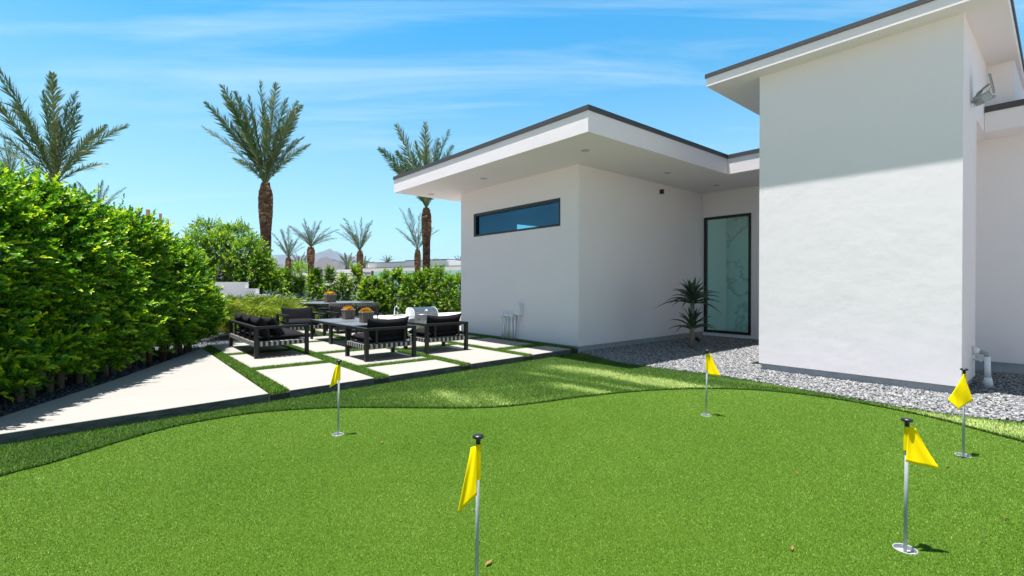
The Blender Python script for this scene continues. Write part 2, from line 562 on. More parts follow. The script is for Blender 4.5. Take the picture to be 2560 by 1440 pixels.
def np_mesh(name, V, F, m, parent=None, tone=None, smooth=False):
    """V (n,3) world coordinates, F (m,k)"""
    off = np.array(root_loc(parent)) if parent is not None else np.zeros(3)
    V = np.asarray(V, np.float32) - off.astype(np.float32)
    F = np.asarray(F, np.int32)
    me = bpy.data.meshes.new(name)
    me.vertices.add(len(V))
    me.vertices.foreach_set('co', V.ravel())
    k = F.shape[1]
    me.loops.add(F.size)
    me.loops.foreach_set('vertex_index', F.ravel())
    me.polygons.add(len(F))
    me.polygons.foreach_set('loop_start', np.arange(0, F.size, k, dtype=np.int32))
    me.polygons.foreach_set('loop_total', np.full(len(F), k, np.int32))
    if tone is not None:
        a = me.attributes.new('tone', 'FLOAT', 'POINT')
        a.data.foreach_set('value', np.asarray(tone, np.float32))
    me.update()
    me.validate()
    return link(name, me, m, parent, smooth)


def unit(a):
    return a / np.maximum(np.linalg.norm(a, axis=-1, keepdims=True), 1e-9)


def sines(p, seed, f=1.0):
    r = np.random.RandomState(seed)
    out = np.zeros(len(p))
    for i in range(6):
        k = r.normal(size=3) * f * (1 + 0.5 * i)
        out += np.sin(p @ k + r.uniform(0, 6.28)) / (1 + 0.5 * i)
    return out / 2.2


def in_poly(P, poly):
    x, y = P[:, 0], P[:, 1]
    c = np.zeros(len(P), bool)
    n = len(poly)
    for i in range(n):
        x0, y0 = poly[i]
        x1, y1 = poly[(i + 1) % n]
        if y0 == y1:
            continue
        k = ((y0 > y) != (y1 > y)) & (x < (x1 - x0) * (y - y0) / (y1 - y0) + x0)
        c ^= k
    return c


def scatter(poly, dens, seed, near=None):
    r = np.random.RandomState(seed)
    a = np.array(poly)
    lo, hi = a.min(0), a.max(0)
    n = int((hi - lo).prod() * dens)
    P = r.uniform(lo, hi, (n, 2))
    if near is not None:
        d = np.hypot(P[:, 0], P[:, 1])
        P = P[r.uniform(size=n) < np.clip((near / np.maximum(d, 0.1)) ** 1.3, 0.0, 1.0)]
    return P[in_poly(P, poly)]


def view_ok(P, m=0.25):
    """keep what is in or near the photographed field"""
    d = P @ FWD[:2]
    x = P @ RGT[:2]
    return (d > 0.9) & (np.abs(x) < d * 1.08 + m + 0.4)


def blades(P, z, h, w, lean, seed, wind=(0, 0), tone=None, bend=True):
    """grass blades at P: a bent blade is two faces, a short fibre one"""
    r = np.random.RandomState(seed)
    n = len(P)
    a = r.uniform(0, 2 * math.pi, n)
    H = h * r.uniform(0.6, 1.15, n)
    Wd = w * r.uniform(0.7, 1.3, n)
    d = np.stack([np.cos(a), np.sin(a)], 1) * (lean * r.uniform(0.2, 1.0, n))[:, None] + np.array(wind)
    b = a + r.uniform(-1.2, 1.2, n) + math.pi / 2
    s = np.stack([np.cos(b), np.sin(b), np.zeros(n)], 1) * (Wd / 2)[:, None]
    base = np.concatenate([P, np.full((n, 1), 0.0) + np.reshape(z, (-1, 1))], 1)
    mid = base + np.concatenate([d * (H * 0.35)[:, None], (H * 0.6)[:, None]], 1)
    tip = base + np.concatenate([d * H[:, None], (H * (0.95 - 0.25 * np.linalg.norm(d, axis=1)))[:, None]], 1)
    t = r.beta(2, 2.4, n) if tone is None else tone
    if bend:
        V = np.stack([base - s, base + s, mid + s * 0.8, mid - s * 0.8, tip], 1).reshape(-1, 3)
        i = np.arange(n) * 5
        F = np.concatenate([np.stack([i, i + 1, i + 2], 1), np.stack([i, i + 2, i + 3], 1), np.stack([i + 3, i + 2, i + 4], 1)])
        T = np.repeat(t, 5)
    else:
        V = np.stack([base - s, base + s, tip], 1).reshape(-1, 3)
        i = np.arange(n) * 3
        F = np.stack([i, i + 1, i + 2], 1)
        T = np.repeat(t, 3)
    return V, F, T


def flat(poly, z, name, m, kind='structure'):
    tri = tessellate_polygon([[Vector((x, y, 0)) for x, y in poly]])
    me = bpy.data.meshes.new(name)
    vs = [(x, y, z) for x, y in poly]
    fs = []
    for t in tri:
        a, b, c = (Vector(vs[i]) for i in t)
        fs.append(t if (b - a).cross(c - a).z > 0 else t[::-1])
    me.from_pydata(vs, [], fs)
    o = link(name, me, m)
    o['kind'] = kind
    return o


def leaf_mesh(pos, d, nrm, L, Wd, fold=0.25):
    """pointed oval leaves folded along the midrib: two quads each"""
    d = unit(d)
    s = unit(np.cross(d, nrm))
    nn = np.cross(s, d)
    n = len(pos)
    L = np.reshape(L, (-1, 1)); Wd = np.reshape(Wd, (-1, 1))
    drop = nn * L
    b = pos
    l1 = pos + d * L * 0.35 + s * Wd * 0.5 + nn * Wd * fold
    l2 = pos + d * L * 0.72 + s * Wd * 0.38 + nn * Wd * fold * 0.6
    tp = pos + d * L - drop * 0.10
    r2 = pos + d * L * 0.72 - s * Wd * 0.38 + nn * Wd * fold * 0.6
    r1 = pos + d * L * 0.35 - s * Wd * 0.5 + nn * Wd * fold
    V = np.stack([b, l1, l2, tp, r2, r1], 1).reshape(-1, 3)
    i = np.arange(n) * 6
    F = np.concatenate([np.stack([i, i + 3, i + 2, i + 1], 1), np.stack([i, i + 5, i + 4, i + 3], 1)])
    return V, F


def sprigs(P, D, n_leaf, slen, L, Wd, seed, young=0.8):
    """twigs at P pointing along D, each with n_leaf alternate leaves; the young tip leaves are paler"""
    r = np.random.RandomState(seed)
    n = len(P)
    D = unit(D)
    t = np.linspace(0.12, 1.0, n_leaf)
    u = unit(np.cross(D, r.normal(size=(n, 3))))
    v = np.cross(D, u)
    ln = slen * r.uniform(0.6, 1.25, n)
    pos, dr, nr, ll, ww, tn = [], [], [], [], [], []
    base_t = r.normal(0.30, 0.16, n)
    yt = r.uniform(0.12, 1.0, n) ** 1.6 * young
    for k in range(n_leaf):
        a = k * 2.4 + r.uniform(-0.5, 0.5, n)
        out = u * np.cos(a)[:, None] + v * np.sin(a)[:, None]
        p = P + D * (ln * t[k])[:, None] + np.array([0, 0, -0.10]) * (ln * t[k] ** 2)[:, None]
        f = 0.55 + 0.75 * t[k]
        dd = unit(out * (1.15 - 0.75 * t[k]) + D * f + r.normal(0, 0.16, (n, 3)))
        nn = unit(D * 0.9 - out * 0.5 + np.array([0, 0, 0.9]) + r.normal(0, 0.25, (n, 3)))
        pos.append(p); dr.append(dd); nr.append(nn)
        sc = r.uniform(0.75, 1.15, n) * (1.0 - 0.30 * max(0, t[k] - 0.75) / 0.25)
        ll.append(L * sc); ww.append(Wd * sc)
        tn.append(np.clip(base_t + r.normal(0, 0.09, n) + yt * t[k] ** 2.2, 0, 1))
    pos, dr, nr = map(np.concatenate, (pos, dr, nr))
    V, F = leaf_mesh(pos, dr, nr, np.concatenate(ll), np.concatenate(ww))
    return V, F, np.repeat(np.concatenate(tn), 6)


# ------------------------------------------------------------------ ground and terrain
HORIZON = [(-9000, -9000), (9000, -9000), (9000, 9000), (-9000, 9000)]
flat([(-12000, -12000), (12000, -12000), (12000, 12000), (-12000, 12000)], -0.06, 'ground', M['ground'])

EDGE = [(-0.60, 5.27), (-0.32, 5.40), (0.2, 5.78), (0.6, 5.98), (1.10, 6.03), (1.55, 5.93), (2.12, 5.62), (2.65, 5.16), (3.2, 4.68), (3.56, 4.44),
        (3.97, 4.30), (4.68, 4.15), (5.57, 3.85), (6.34, 3.40), (6.85, 2.83), (7.05, 2.17), (7.01, 1.53), (6.84, 0.97), (6.58, 0.55), (6.40, 0.25)]


def spline(pts, k=6):
    out = []
    n = len(pts)
    for i in range(n - 1):
        p0, p1, p2, p3 = (np.array(pts[min(max(j, 0), n - 1)]) for j in (i - 1, i, i + 1, i + 2))
        for q in range(k):
            t = q / k
            out.append(tuple(0.5 * ((2 * p1) + (-p0 + p2) * t + (2 * p0 - 5 * p1 + 4 * p2 - p3) * t * t + (-p0 + 3 * p1 - 3 * p2 + p3) * t ** 3)))
    out.append(tuple(pts[-1]))
    return out


EDGE_L = [(-3.6, 0.2), (-3.1, 1.9), (-2.3, 3.6), (-1.4, 4.7)]
EDGE_R = [(6.0, -0.5), (5.4, -1.4), (4.4, -2.2)]
EDGE_S = spline(EDGE_L + EDGE + EDGE_R)
GREEN = EDGE_S + [(2.5, -3.0), (0.0, -3.2), (-2.4, -2.6), (-3.5, -1.2)]


def front_y(x):
    return 6.33 + 0.066 * x


LG = [(7.66, 6.72), (7.36, 5.9), (7.24, 5.38), (7.27, 4.9), (7.36, 4.19), (7.40, 3.68), (7.37, 3.16), (7.29, 2.54), (7.22, 2.0), (7.15, 1.5), (7.11, 1.1),
      (7.15, 0.8), (7.34, 0.3), (7.7, -0.5), (8.2, -1.8)]
LG_S = spline(LG, 4)
LAWN = EDGE_S + [(4.6, -3.4), (7.4, -3.0)] + LG_S[::-1] + [(7.5, front_y(7.5)), (-1.3, front_y(-1.3)), (-2.2, 5.6), (-4.2, 2.2), (-4.6, 0.0)]

# flag positions: (x, y) of the cup
CUPS = [(3.353, 0.615), (1.729, 4.647), (5.106, 2.685), (5.575, 0.637), (1.10, 1.52)]


def cup5():
    p = at(1191, 1474, 1.0)
    d = p - np.array([0, 0, CAM_H])
    return tuple((np.array([0, 0, CAM_H]) + d * (CAM_H / -d[2]))[:2])


CUPS[4] = cup5()
CUP_R = 0.056


def green_sheet():
    bm = bmesh.new()
    es = []

    def loop(pts):
        vs = [bm.verts.new((x, y, 0.0)) for x, y in pts]
        for i in range(len(vs)):
            es.append(bm.edges.new((vs[i], vs[(i + 1) % len(vs)])))
    loop(GREEN)
    for cx, cy in CUPS:
        loop([(cx + CUP_R * math.cos(a * math.pi / 10), cy + CUP_R * math.sin(a * math.pi / 10)) for a in range(20)])
    bmesh.ops.triangle_fill(bm, use_beauty=True, use_dissolve=False, edges=es, normal=(0, 0, 1))
    me = bpy.data.meshes.new('putting_green')
    bm.to_mesh(me)
    bm.free()
    o = link('putting_green', me, M['green_base'])
    o['kind'] = 'structure'


green_sheet()
flat(LAWN, 0.012, 'lawn', M['lawn_base'])

# putting green pile: short fibres
P = scatter(GREEN, 44000, 3, near=2.8)
P = P[view_ok(P)]
for c in CUPS:
    P = P[np.hypot(P[:, 0] - c[0], P[:, 1] - c[1]) > CUP_R + 0.003]
dd = np.hypot(P[:, 0], P[:, 1])
r_ = np.random.RandomState(5)
tn = r_.beta(1.2, 1.3, len(P)) * 0.82 + 0.09 * sines(np.c_[P, P[:, :1] * 0], 4, 0.9) + 0.05 * sines(np.c_[P, P[:, :1] * 0], 8, 3.2) + 0.06
tn[r_.uniform(size=len(P)) < 0.03] = 0.98
V, F, T = blades(P, 0.0, 0.0080, 0.0031, 1.0, 6, tone=np.clip(tn, 0, 1), bend=False)
sc = (1 + np.clip(dd - 2.2, 0, 8) * 0.12)
base = np.repeat(np.c_[P, np.zeros(len(P))], 3, 0)
V = base + (V - base) * np.repeat(np.stack([sc, sc, np.minimum(sc, 1.25)], 1), 3, 0)
o = np_mesh('turf_pile', V, F, M['green_blade'], tone=T)
tag(o, 'short mown artificial turf pile covering the putting green', 'turf', kind='stuff')

# fringe lawn: taller blades, the leaning nap's sheen painted on in pale streaks
P = scatter(LAWN, 15000, 8, near=5.0)
P = P[view_ok(P)]


def nap(P):
    # streaks of sheen from leaning nap, painted as paler blade tone; they run across the lawn toward the tall block
    x = P[:, 0] + 0.15 * (P[:, 1] - 4.4) + 0.10 * sines(np.c_[P, P[:, :1] * 0], 12, 1.6)
    v = np.zeros(len(P))
    for c, sg, am, ymax in ((6.20, 0.27, 1.25, 6.3), (4.95, 0.17, 0.85, 5.2), (3.62, 0.42, 0.85, 5.9), (7.02, 0.13, 0.55, 4.2), (5.50, 0.10, 0.50, 6.2)):
        v += am * np.exp(-((x - c) / sg) ** 2) * np.clip((ymax - P[:, 1]) / 0.5, 0, 1)
    v *= 0.72 + 0.42 * sines(np.c_[P[:, 0] * 2.2, P[:, 1] * 0.8, P[:, 0] * 0], 13, 2.0)
    v += 0.16 * np.clip(sines(np.c_[P, P[:, :1] * 0], 14, 2.4), 0, 1)
    return np.clip(v, 0, 1)


np_ = nap(P)
r_ = np.random.RandomState(9)
tn = np.clip(r_.beta(2, 2.6, len(P)) * 0.75 + 0.95 * np_ + 0.02, 0, 1)
ed = np.array(EDGE_S)
dn = np.r_[0, np.cumsum(np.linalg.norm(np.diff(ed, axis=0), axis=1))]
q_ = r_.uniform(0, dn[-1], int(dn[-1] * 420))
rim = np.stack([np.interp(q_, dn, ed[:, 0]), np.interp(q_, dn, ed[:, 1])], 1) + r_.normal(0, 0.007, (len(q_), 2))
P = np.concatenate([P, rim])
tn = np.concatenate([tn, r_.beta(2, 3.2, len(rim)) * 0.6])
V, F, T = blades(P, 0.006, 0.031, 0.0044, 0.62, 10, wind=(0.0, 0.0), tone=tn)
o = np_mesh('lawn_grass', V, F, M['lawn_blade'], tone=T)
tag(o, 'taller artificial lawn grass bordering the putting green', 'grass', kind='stuff')

# ------------------------------------------------------------------ patio: slabs with turf strips
BED = [(1.72, 12.3), (0.96, 10.6), (0.18, 8.87), (-0.35, 7.85), (-0.80, 7.02), (-1.30, 6.30)]


def slab(poly, z1=0.12, z0=-0.02):
    mb = MB().prism(poly, z0, z1, side_mi=1)
    o = mb.build('paving_slab', [M['concrete'], M['conc_side']], None, bevel=0.006, top_only=True)
    o['kind'] = 'structure'
    return o


slab([(-1.30, front_y(-1.3) - 0.06), (1.54, front_y(1.54)), (1.58, 12.0)] + BED[1:-1])
COLS = [(1.80, 2.95, [(None, 8.28), (8.60, 10.36), (10.66, 12.42)]),
        (3.20, 4.50, [(None, 7.42), (7.68, 9.40), (9.72, 11.48), (11.76, 13.5), (13.75, 14.9)]),
        (4.74, 6.00, [(None, 8.94), (9.22, 11.0), (11.28, 13.1), (13.4, 15.2), (15.5, 16.6)]),
        (6.26, 7.38, [(None, 7.56), (7.92, 9.62), (9.92, 11.7), (12.0, 14.0), (14.3, 16.6)])]
SLABS = []
for x0, x1, rows in COLS:
    for y0, y1 in rows:
        if y0 is None:
            pl = [(x0, front_y(x0)), (x1, front_y(x1)), (x1, y1), (x0, y1)]
        else:
            pl = [(x0, y0), (x1, y0), (x1, y1), (x0, y1)]
        SLABS.append(pl)
        slab(pl)
PATIO = [(1.56, front_y(1.56) + 0.012), (7.62, front_y(7.62) + 0.012), (7.66, 11.3), (7.66, 16.8), (4.60, 16.8), (4.60, 15.1), (3.12, 15.1), (3.12, 12.5), (1.75, 12.5), (1.60, 11.9)]
mb = MB().prism(PATIO, -0.03, 0.092)
mb.build('patio_base', M['soil'])['kind'] = 'structure'
P = scatter(PATIO, 13000, 14, near=8.0)
k = np.ones(len(P), bool)
for pl in SLABS:
    k &= ~((P[:, 0] > pl[0][0] - 0.004) & (P[:, 0] < pl[1][0] + 0.004) & (P[:, 1] > min(pl[0][1], pl[1][1])) & (P[:, 1] < pl[2][1] + 0.004))
P = P[k]
V, F, T = blades(P, 0.088, 0.062, 0.0050, 0.70, 15)
o = np_mesh('patio_turf', V, F, M['lawn_blade'], tone=T * 0.85)
tag(o, 'strips of artificial turf between the concrete patio slabs', 'turf', kind='stuff')

# ------------------------------------------------------------------ gravel and planting beds
GRAVEL = LG_S + [(8.6, -4.0), (13.0, -4.0), (13.0, 6.8), (7.7, 6.86)]
flat(GRAVEL, 0.018, 'gravel', M['gravel_base'])
t_ = (1 + 5 ** 0.5) / 2
ICO = unit(np.array([(-1, t_, 0), (1, t_, 0), (-1, -t_, 0), (1, -t_, 0), (0, -1, t_), (0, 1, t_), (0, -1, -t_), (0, 1, -t_), (t_, 0, -1), (t_, 0, 1), (-t_, 0, -1), (-t_, 0, 1)], float))
ICF = np.array([(0, 11, 5), (0, 5, 1), (0, 1, 7), (0, 7, 10), (0, 10, 11), (1, 5, 9), (5, 11, 4), (11, 10, 2), (10, 7, 6), (7, 1, 8), (3, 9, 4), (3, 4, 2), (3, 2, 6), (3, 6, 8), (3, 8, 9), (4, 9, 5), (2, 4, 11), (6, 2, 10), (8, 6, 7), (9, 8, 1)])


def pebbles(P, z, size, seed, name, m, label, tone=None):
    r = np.random.RandomState(seed)
    n = len(P)
    s = size * r.uniform(0.55, 1.25, (n, 1, 1)) * np.stack([r.uniform(0.8, 1.4, n), r.uniform(0.6, 1.0, n), r.uniform(0.4, 0.7, n)], 1)[:, None, :]
    v = ICO[None] * s * r.uniform(0.82, 1.18, (n, 12, 1))
    a = r.uniform(0, 6.28, n)
    c, sn = np.cos(a)[:, None], np.sin(a)[:, None]
    ti = r.normal(0, 0.35, (n, 1))
    x = v[:, :, 0] * c - v[:, :, 1] * sn
    y = v[:, :, 0] * sn + v[:, :, 1] * c
    zz = v[:, :, 2] + x * ti
    V = np.stack([x + P[:, :1], y + P[:, 1:2], zz + z + r.uniform(0, size * 0.9, (n, 1))], 2).reshape(-1, 3)
    F = (ICF[None] + (np.arange(n) * 12)[:, None, None]).reshape(-1, 3)
    t = np.repeat(r.uniform(size=n) if tone is None else tone(r, n), 12)
    o = np_mesh(name, V, F, m, tone=t, smooth=True)
    tag(o, label, 'gravel', kind='stuff')
    return o


P = scatter(GRAVEL, 2500, 21)
P = P[view_ok(P, 0.6)]
P = P[~((P[:, 0] > 8.45) & (P[:, 1] > 1.02) & (P[:, 0] < 9.6) & (P[:, 1] < 3.45))]
pebbles(P, 0.020, 0.0160, 22, 'pebbles', M['pebble'], 'loose grey and white landscaping pebbles beside the house walls')
BED_L = BED + [(-2.6, 4.2), (-4.4, 4.6), (-2.6, 8.4), (1.0, 15.0), (2.1, 17.2), (4.56, 17.2), (4.56, 15.14), (3.08, 15.14), (3.08, 12.54), (1.72, 12.54)]
flat(BED_L, 0.010, 'planting_bed', M['slate_base'])
P = scatter(BED_L, 1700, 23)
P = P[view_ok(P, 0.6)]
pebbles(P, 0.014, 0.019, 24, 'slate_chips', M['slate'], 'dark slate chips covering the bed under the tall hedge')
BED_B = [(1.75, 16.82), (12.8, 16.82), (16, 20), (16, 26), (2.0, 26), (1.2, 18)]
flat(BED_B, 0.03, 'back_bed', M['slate_base'])
P = scatter(BED_B, 260, 25)
pebbles(P, 0.03, 0.03, 26, 'bed_gravel', M['slate'], 'dark gravel in the bed behind the patio')


# ------------------------------------------------------------------ house
def wall_hole(mb, axis, c0, c1, u0, u1, z0, z1, hole=None):
    """wall between c0..c1 along axis ('x': plane normal x), extent u0..u1 on the other, with one rectangular through-opening"""
    def p(c, u, z):
        return (c, u, z) if axis == 'x' else (u, c, z)
    if hole is None:
        a, b = p(c0, u0, z0), p(c1, u1, z1)
        mb.box(tuple(min(i, j) for i, j in zip(a, b)), tuple(max(i, j) for i, j in zip(a, b)))
        return
    a0, a1, b0, b1 = hole
    O = [(u0, z0), (u1, z0), (u1, z1), (u0, z1)]
    I = [(a0, b0), (a1, b0), (a1, b1), (a0, b1)]
    vs = [p(c0, *q) for q in O] + [p(c0, *q) for q in I] + [p(c1, *q) for q in O] + [p(c1, *q) for q in I]
    fs = []
    for i in range(4):
        j = (i + 1) % 4
        fs += [(i, j, 4 + j, 4 + i), (8 + i, 12 + i, 12 + j, 8 + j), (4 + i, 4 + j, 12 + j, 12 + i), (i, 8 + i, 8 + j, j)]
    mb.add(vs, fs)


house = empty('house', (9.0, 5.0, 0.0), 'white stucco modern house with flat overhanging roofs and a tall block on the right', 'house')
ZB = 0.137
# low wing
mb = MB()
wall_hole(mb, 'x', 7.69, 7.94, 6.88, 11.29, ZB, 4.05, (7.42, 10.674, 2.750, 3.370))
mb.build('wall', M['stucco'], house)
MB().box((7.9402, 6.88, ZB), (13.10, 7.12, 4.05)).build('wall', M['stucco'], house)
mb = MB()
wall_hole(mb, 'x', 12.89, 13.10, 3.0, 6.879, ZB - 0.1, 4.05, (5.556, 6.850, 0.125, 3.33))
mb.build('wall', M['stucco'], house)
mb = MB()
wall_hole(mb, 'y', 11.21, 11.29, 7.9402, 15.0, ZB, 4.05, (9.71, 13.6, 2.95, 3.315))
mb.build('wall', M['stucco'], house)
MB().box((14.75, 7.12, ZB), (15.0, 11.209, 4.05)).build('wall', M['stucco'], house)
# footing strips just inside the stucco face
mb = MB()
mb.box((7.715, 6.905, -0.1), (7.93, 11.26, ZB))
mb.box((7.93, 6.905, -0.1), (12.915, 7.1, ZB))
mb.box((12.915, 3.02, -0.1), (13.08, 6.905, 0.03))
mb.build('footing', M['footing'], house)
# low roof
RL = [(6.175, 12.35), (6.175, 5.318), (11.02, 5.288), (11.02, 2.6), (15.6, 2.6), (15.6, 12.35)]
roof = MB().prism(RL, 4.005, 4.362).build('roof', M['stucco'], house)


def cap_ring(poly, z0, z1, out, parent):
    n = len(poly)
    c = []
    for i in range(n):
        p, a, b = (np.array(poly[i]), np.array(poly[i - 1]), np.array(poly[(i + 1) % n]))
        d1 = unit(p - a); d2 = unit(b - p)
        n1 = np.array([d1[1], -d1[0]]); n2 = np.array([d2[1], -d2[0]])
        area = sum(poly[k][0] * poly[(k + 1) % n][1] - poly[(k + 1) % n][0] * poly[k][1] for k in range(n))
        sg = 1 if area > 0 else -1
        c.append(tuple(p + sg * out * (n1 + n2) / (1 + n1 @ n2)))
    MB().prism(c, z0, z1).build('roof_edge', M['cap'], parent)


cap_ring(RL, 4.362, 4.449, 0.020, roof)
# thin white drip strip under the cap
cap_ring_w = None
# tall block
mb = MB()
mb.box((8.40, 0.98, ZB), (9.62, 3.49, 5.0))
mb.box((9.6202, 0.98, 3.83), (13.2, 3.49, 5.0))
mb.build('tall_wall', M['stucco'], house)
MB().box((10.76, 0.676, 4.10), (13.2, 0.979, 5.0)).build('wall', M['stucco'], house)
MB().box((8.43, 1.01, -0.1), (9.60, 3.46, ZB)).build('footing', M['footing'], house)
RT = [(8.09, 4.263), (8.09, 0.585), (13.4, 0.665), (13.4, 4.30)]
roof_t = MB().prism(RT, 4.926, 5.072).build('roof', M['stucco'], house)
cap_ring(RT, 5.072, 5.139, 0.020, roof_t)
# right wing, behind and below the tall block
R2 = [(9.6203, 0.976), (10.46, 0.976), (10.46, -7.0), (13.3, -7.0), (13.3, 0.976)]
R2 = [(10.46, 0.977), (10.46, -7.0), (13.3, -7.0), (13.3, 0.977)]
roof_2 = MB().prism(R2, 3.82, 4.122).build('roof', M['stucco'], house)
cap_ring([(10.46, 0.955), (10.46, -7.0), (13.3, -7.0), (13.3, 0.955)], 4.122, 4.215, 0.018, roof_2)
MB().box((11.03, -7.0, 0.20), (11.25, 1.20, 3.9)).build('wall', M['stucco'], house)
MB().box((9.62, 1.2002, 0.0), (11.25, 1.40, 3.9)).build('wall', M['stucco'], house)
MB().box((11.055, -7.0, -0.1), (11.22, 1.20, 0.20)).build('footing', M['footing'], house)

# window in the front wall
win = MB()
w0, w1, z0, z1 = 7.42, 10.674, 2.750, 3.370
fx0, fx1, t = 7.683, 7.80, 0.062
win.box((fx0, w0, z0), (fx1, w0 + 0.045, z1)).box((fx0, w1 - 0.10, z0), (fx1, w1, z1))
win.box((fx0, w0 + 0.0451, z1 - 0.075), (fx1, w1 - 0.1001, z1)).box((fx0, w0 + 0.0451, z0), (fx1, w1 - 0.1001, z0 + 0.05))
window = win.build('window', M['frame'], house, bevel=0.004)
MB().box((7.745, w0 + 0.04, z0 + 0.045), (7.753, w1 - 0.095, z1 - 0.07)).build('pane', M['glass_win'], window)
mb = MB().box((7.72, 9.10, z0 + 0.052), (7.744, 9.115, z1 - 0.077)) if False else None

# glass door
d0, d1, z0, z1 = 5.556, 6.850, 0.125, 3.33
dm = MB()
fx0, fx1, t = 12.875, 12.97, 0.07
dm.box((fx0, d0, z0), (fx1, d0 + t, z1)).box((fx0, d1 - t, z0), (fx1, d1, z1))
dm.box((fx0, d0 + t + 0.0001, z1 - t), (fx1, d1 - t - 0.0001, z1)).box((fx0, d0 + t + 0.0001, z0), (fx1, d1 - t - 0.0001, z0 + t))
door = dm.build('door', M['frame'], house, bevel=0.004)
MB().box((12.915, d0 + t - 0.01, z0 + t - 0.01), (12.925, d1 - t + 0.01, z1 - t + 0.01)).build('pane', M['glass_door'], door)
# interior seen through the glass
MB().box((13.11, 2.0, -0.05), (19.0, 9.0, 0.12)).build('interior_floor', M['floor_in'], house)
ms = MB()
for i in range(3):
    y = 4.30 + i * 0.92
    ms.box((14.30, y, 0.121), (14.36, y + 0.914, 3.95))
ms.build('marble_panel', M['marble'], house)
MB().box((13.11, 6.88, 0.121), (14.29, 7.10, 3.95)).build('interior_wall', M['inner'], house)
# downlights in the soffits
for x, y in ((6.999, 6.101), (6.978, 9.282), (7.06, 11.85), (9.824, 6.109), (12.0, 6.05)):
    L_ = MB()
    for a, b in (((-.06, -.06), (.06, -.045)), ((-.06, .045), (.06, .06)), ((-.06, -.0449), (-.045, .0449)), ((.045, -.0449), (.06, .0449))):
        L_.box((x + a[0], y + a[1], 3.994), (x + b[0], y + b[1], 4.0049))
    dl = L_.build('downlight', M['grey_plastic'], house)
    MB().box((x - .0449, y - .0449, 3.998), (x + .0449, y + .0449, 4.0048)).build('lens', M['lamp_glass'], dl)

# ---- things fixed on the house
ee = empty('electrical_box', (7.69, 8.72, 0.73), 'small white electrical box on the front wall above the pipes', 'electrical box')
MB().box((7.56, 8.64, 0.73), (7.689, 8.84, 0.99)).build('box', M['white_metal'], ee, bevel=0.004)
MB().box((7.552, 8.632, 0.955), (7.6895, 8.848, 0.995)).build('lid', M['white_metal'], ee, bevel=0.003)
MB().tube([(7.63, 8.74, .731), (7.63, 8.74, .64), (7.625, 8.77, .57), (7.62, 8.83, .545), (7.62, 8.89, .57), (7.62, 8.91, .62)], 0.009, 8).build('cable', M['pvc'], ee, smooth=True)
for i in range(7):
    y = 9.35 - 0.078 * i
    x = 7.615 - 0.022 * (i % 2)
    lean = (rnd.uniform(-0.012, 0.012))
    pe = empty('conduit_pipe', (x, y, 0.09), 'white vertical conduit pipe in the cluster at the foot of the front wall', 'pipe', 'white conduit pipes at the foot of the front wall')
    top = 0.66
    MB().tube([(x, y, 0.09), (x, y + lean, top)], 0.0215, 10).build('pipe', M['pvc'], pe, smooth=True)
    MB().tube([(x, y + lean, top - 0.03), (x, y + lean, top + 0.01)], 0.028, 10).build('collar', M['pvc'], pe, smooth=True)
for i in range(3):
    y0 = 9.40 - 0.185 * i
    be = empty('junction_box', (7.66, y0 - 0.07, 0.64), 'white slim junction box on top of the %s conduits in the row' % ('left', 'middle', 'right')[i], 'junction box', 'junction boxes on the conduits')
    MB().box((7.545, y0 - 0.155, 0.675), (7.689, y0, 0.745)).build('box', M['white_metal'], be, bevel=0.004)
    if i < 2:
        MB().tube([(7.56, y0 - 0.03, .676), (7.545, y0 - 0.035, .57), (7.54, y0 - 0.06, .49), (7.54, y0 - 0.11, .46), (7.54, y0 - 0.16, .52), (7.56, y0 - 0.165, .70)], 0.011, 8).build('cable', M['pvc'], be, smooth=True)

wl_ = empty('wall_sconce', (10.756, 6.88, 3.75), 'small black wall light high on the shaded side wall', 'wall light')
MB().box((10.72, 6.80, 3.745), (10.80, 6.879, 3.855)).build('body', M['black'], wl_, bevel=0.006)
MB().box((10.73, 6.81, 3.735), (10.79, 6.87, 3.744)).build('lens', M['lamp_glass'], wl_)

# solar security light on the side of the tall block
DS = 6.45
sl = empty('solar_security_light', tuple(at(2434, 255, 6.78)), 'white solar security light with tilted panel on the tall block', 'security light')
a0 = Vector(at(2434, 250, 6.74)); a1 = Vector(at(2447, 233, 6.6)); a2 = Vector(at(2472, 211, DS))
MB().tube([a0, a1, (a1 + a2) / 2 + Vector((0, 0, .01)), a2], 0.014, 8).tube([a1 + (a0 - a1) * .15, a1 + (a2 - a1) * .2], 0.022, 8).build('arm', M['grey_plastic'], sl, smooth=True)
br0 = Vector(at(2433, 256, 6.78))
MB().obox(br0, Vector((0.035, 0, 0)), Vector((0, 0.012, 0)), Vector((0, 0, 0.07))).build('wall_plate', M['grey_plastic'], sl, bevel=0.004)
pt, pb = Vector(at(2473, 186, DS)), Vector(at(2484, 231, DS))
ax = (pb - pt) / 2
vw = Vector(at(2478, 208, DS)) - Vector((0, 0, CAM_H))
ay = (vw - ax * (vw.dot(ax) / ax.dot(ax))).normalized()
ay = (ay * 0.98 + Vector((0.2, 0.0, 0.0))).normalized() * 0.10
an = ax.cross(ay).normalized() * 0.010
pn = MB().obox((pt + pb) / 2, ax, ay, an).build('panel', M['grey_plastic'], sl, bevel=0.004)
MB().obox((pt + pb) / 2 + an * 1.35, ax * 0.92, ay * 0.92, an * 0.25).build('solar_cells', M['solar'], pn)
lc = Vector(at(2456, 247, 6.5))
rx, up, fw = Vector(RGT), Vector((0, 0, 1)), Vector(FWD)
lampb = MB().obox(lc, (rx * .62 + up * .45) * 0.085, fw * 0.07, (up * .75 - rx * .5) * 0.062).build('lamp_head', M['grey_plastic'], sl, bevel=0.012)
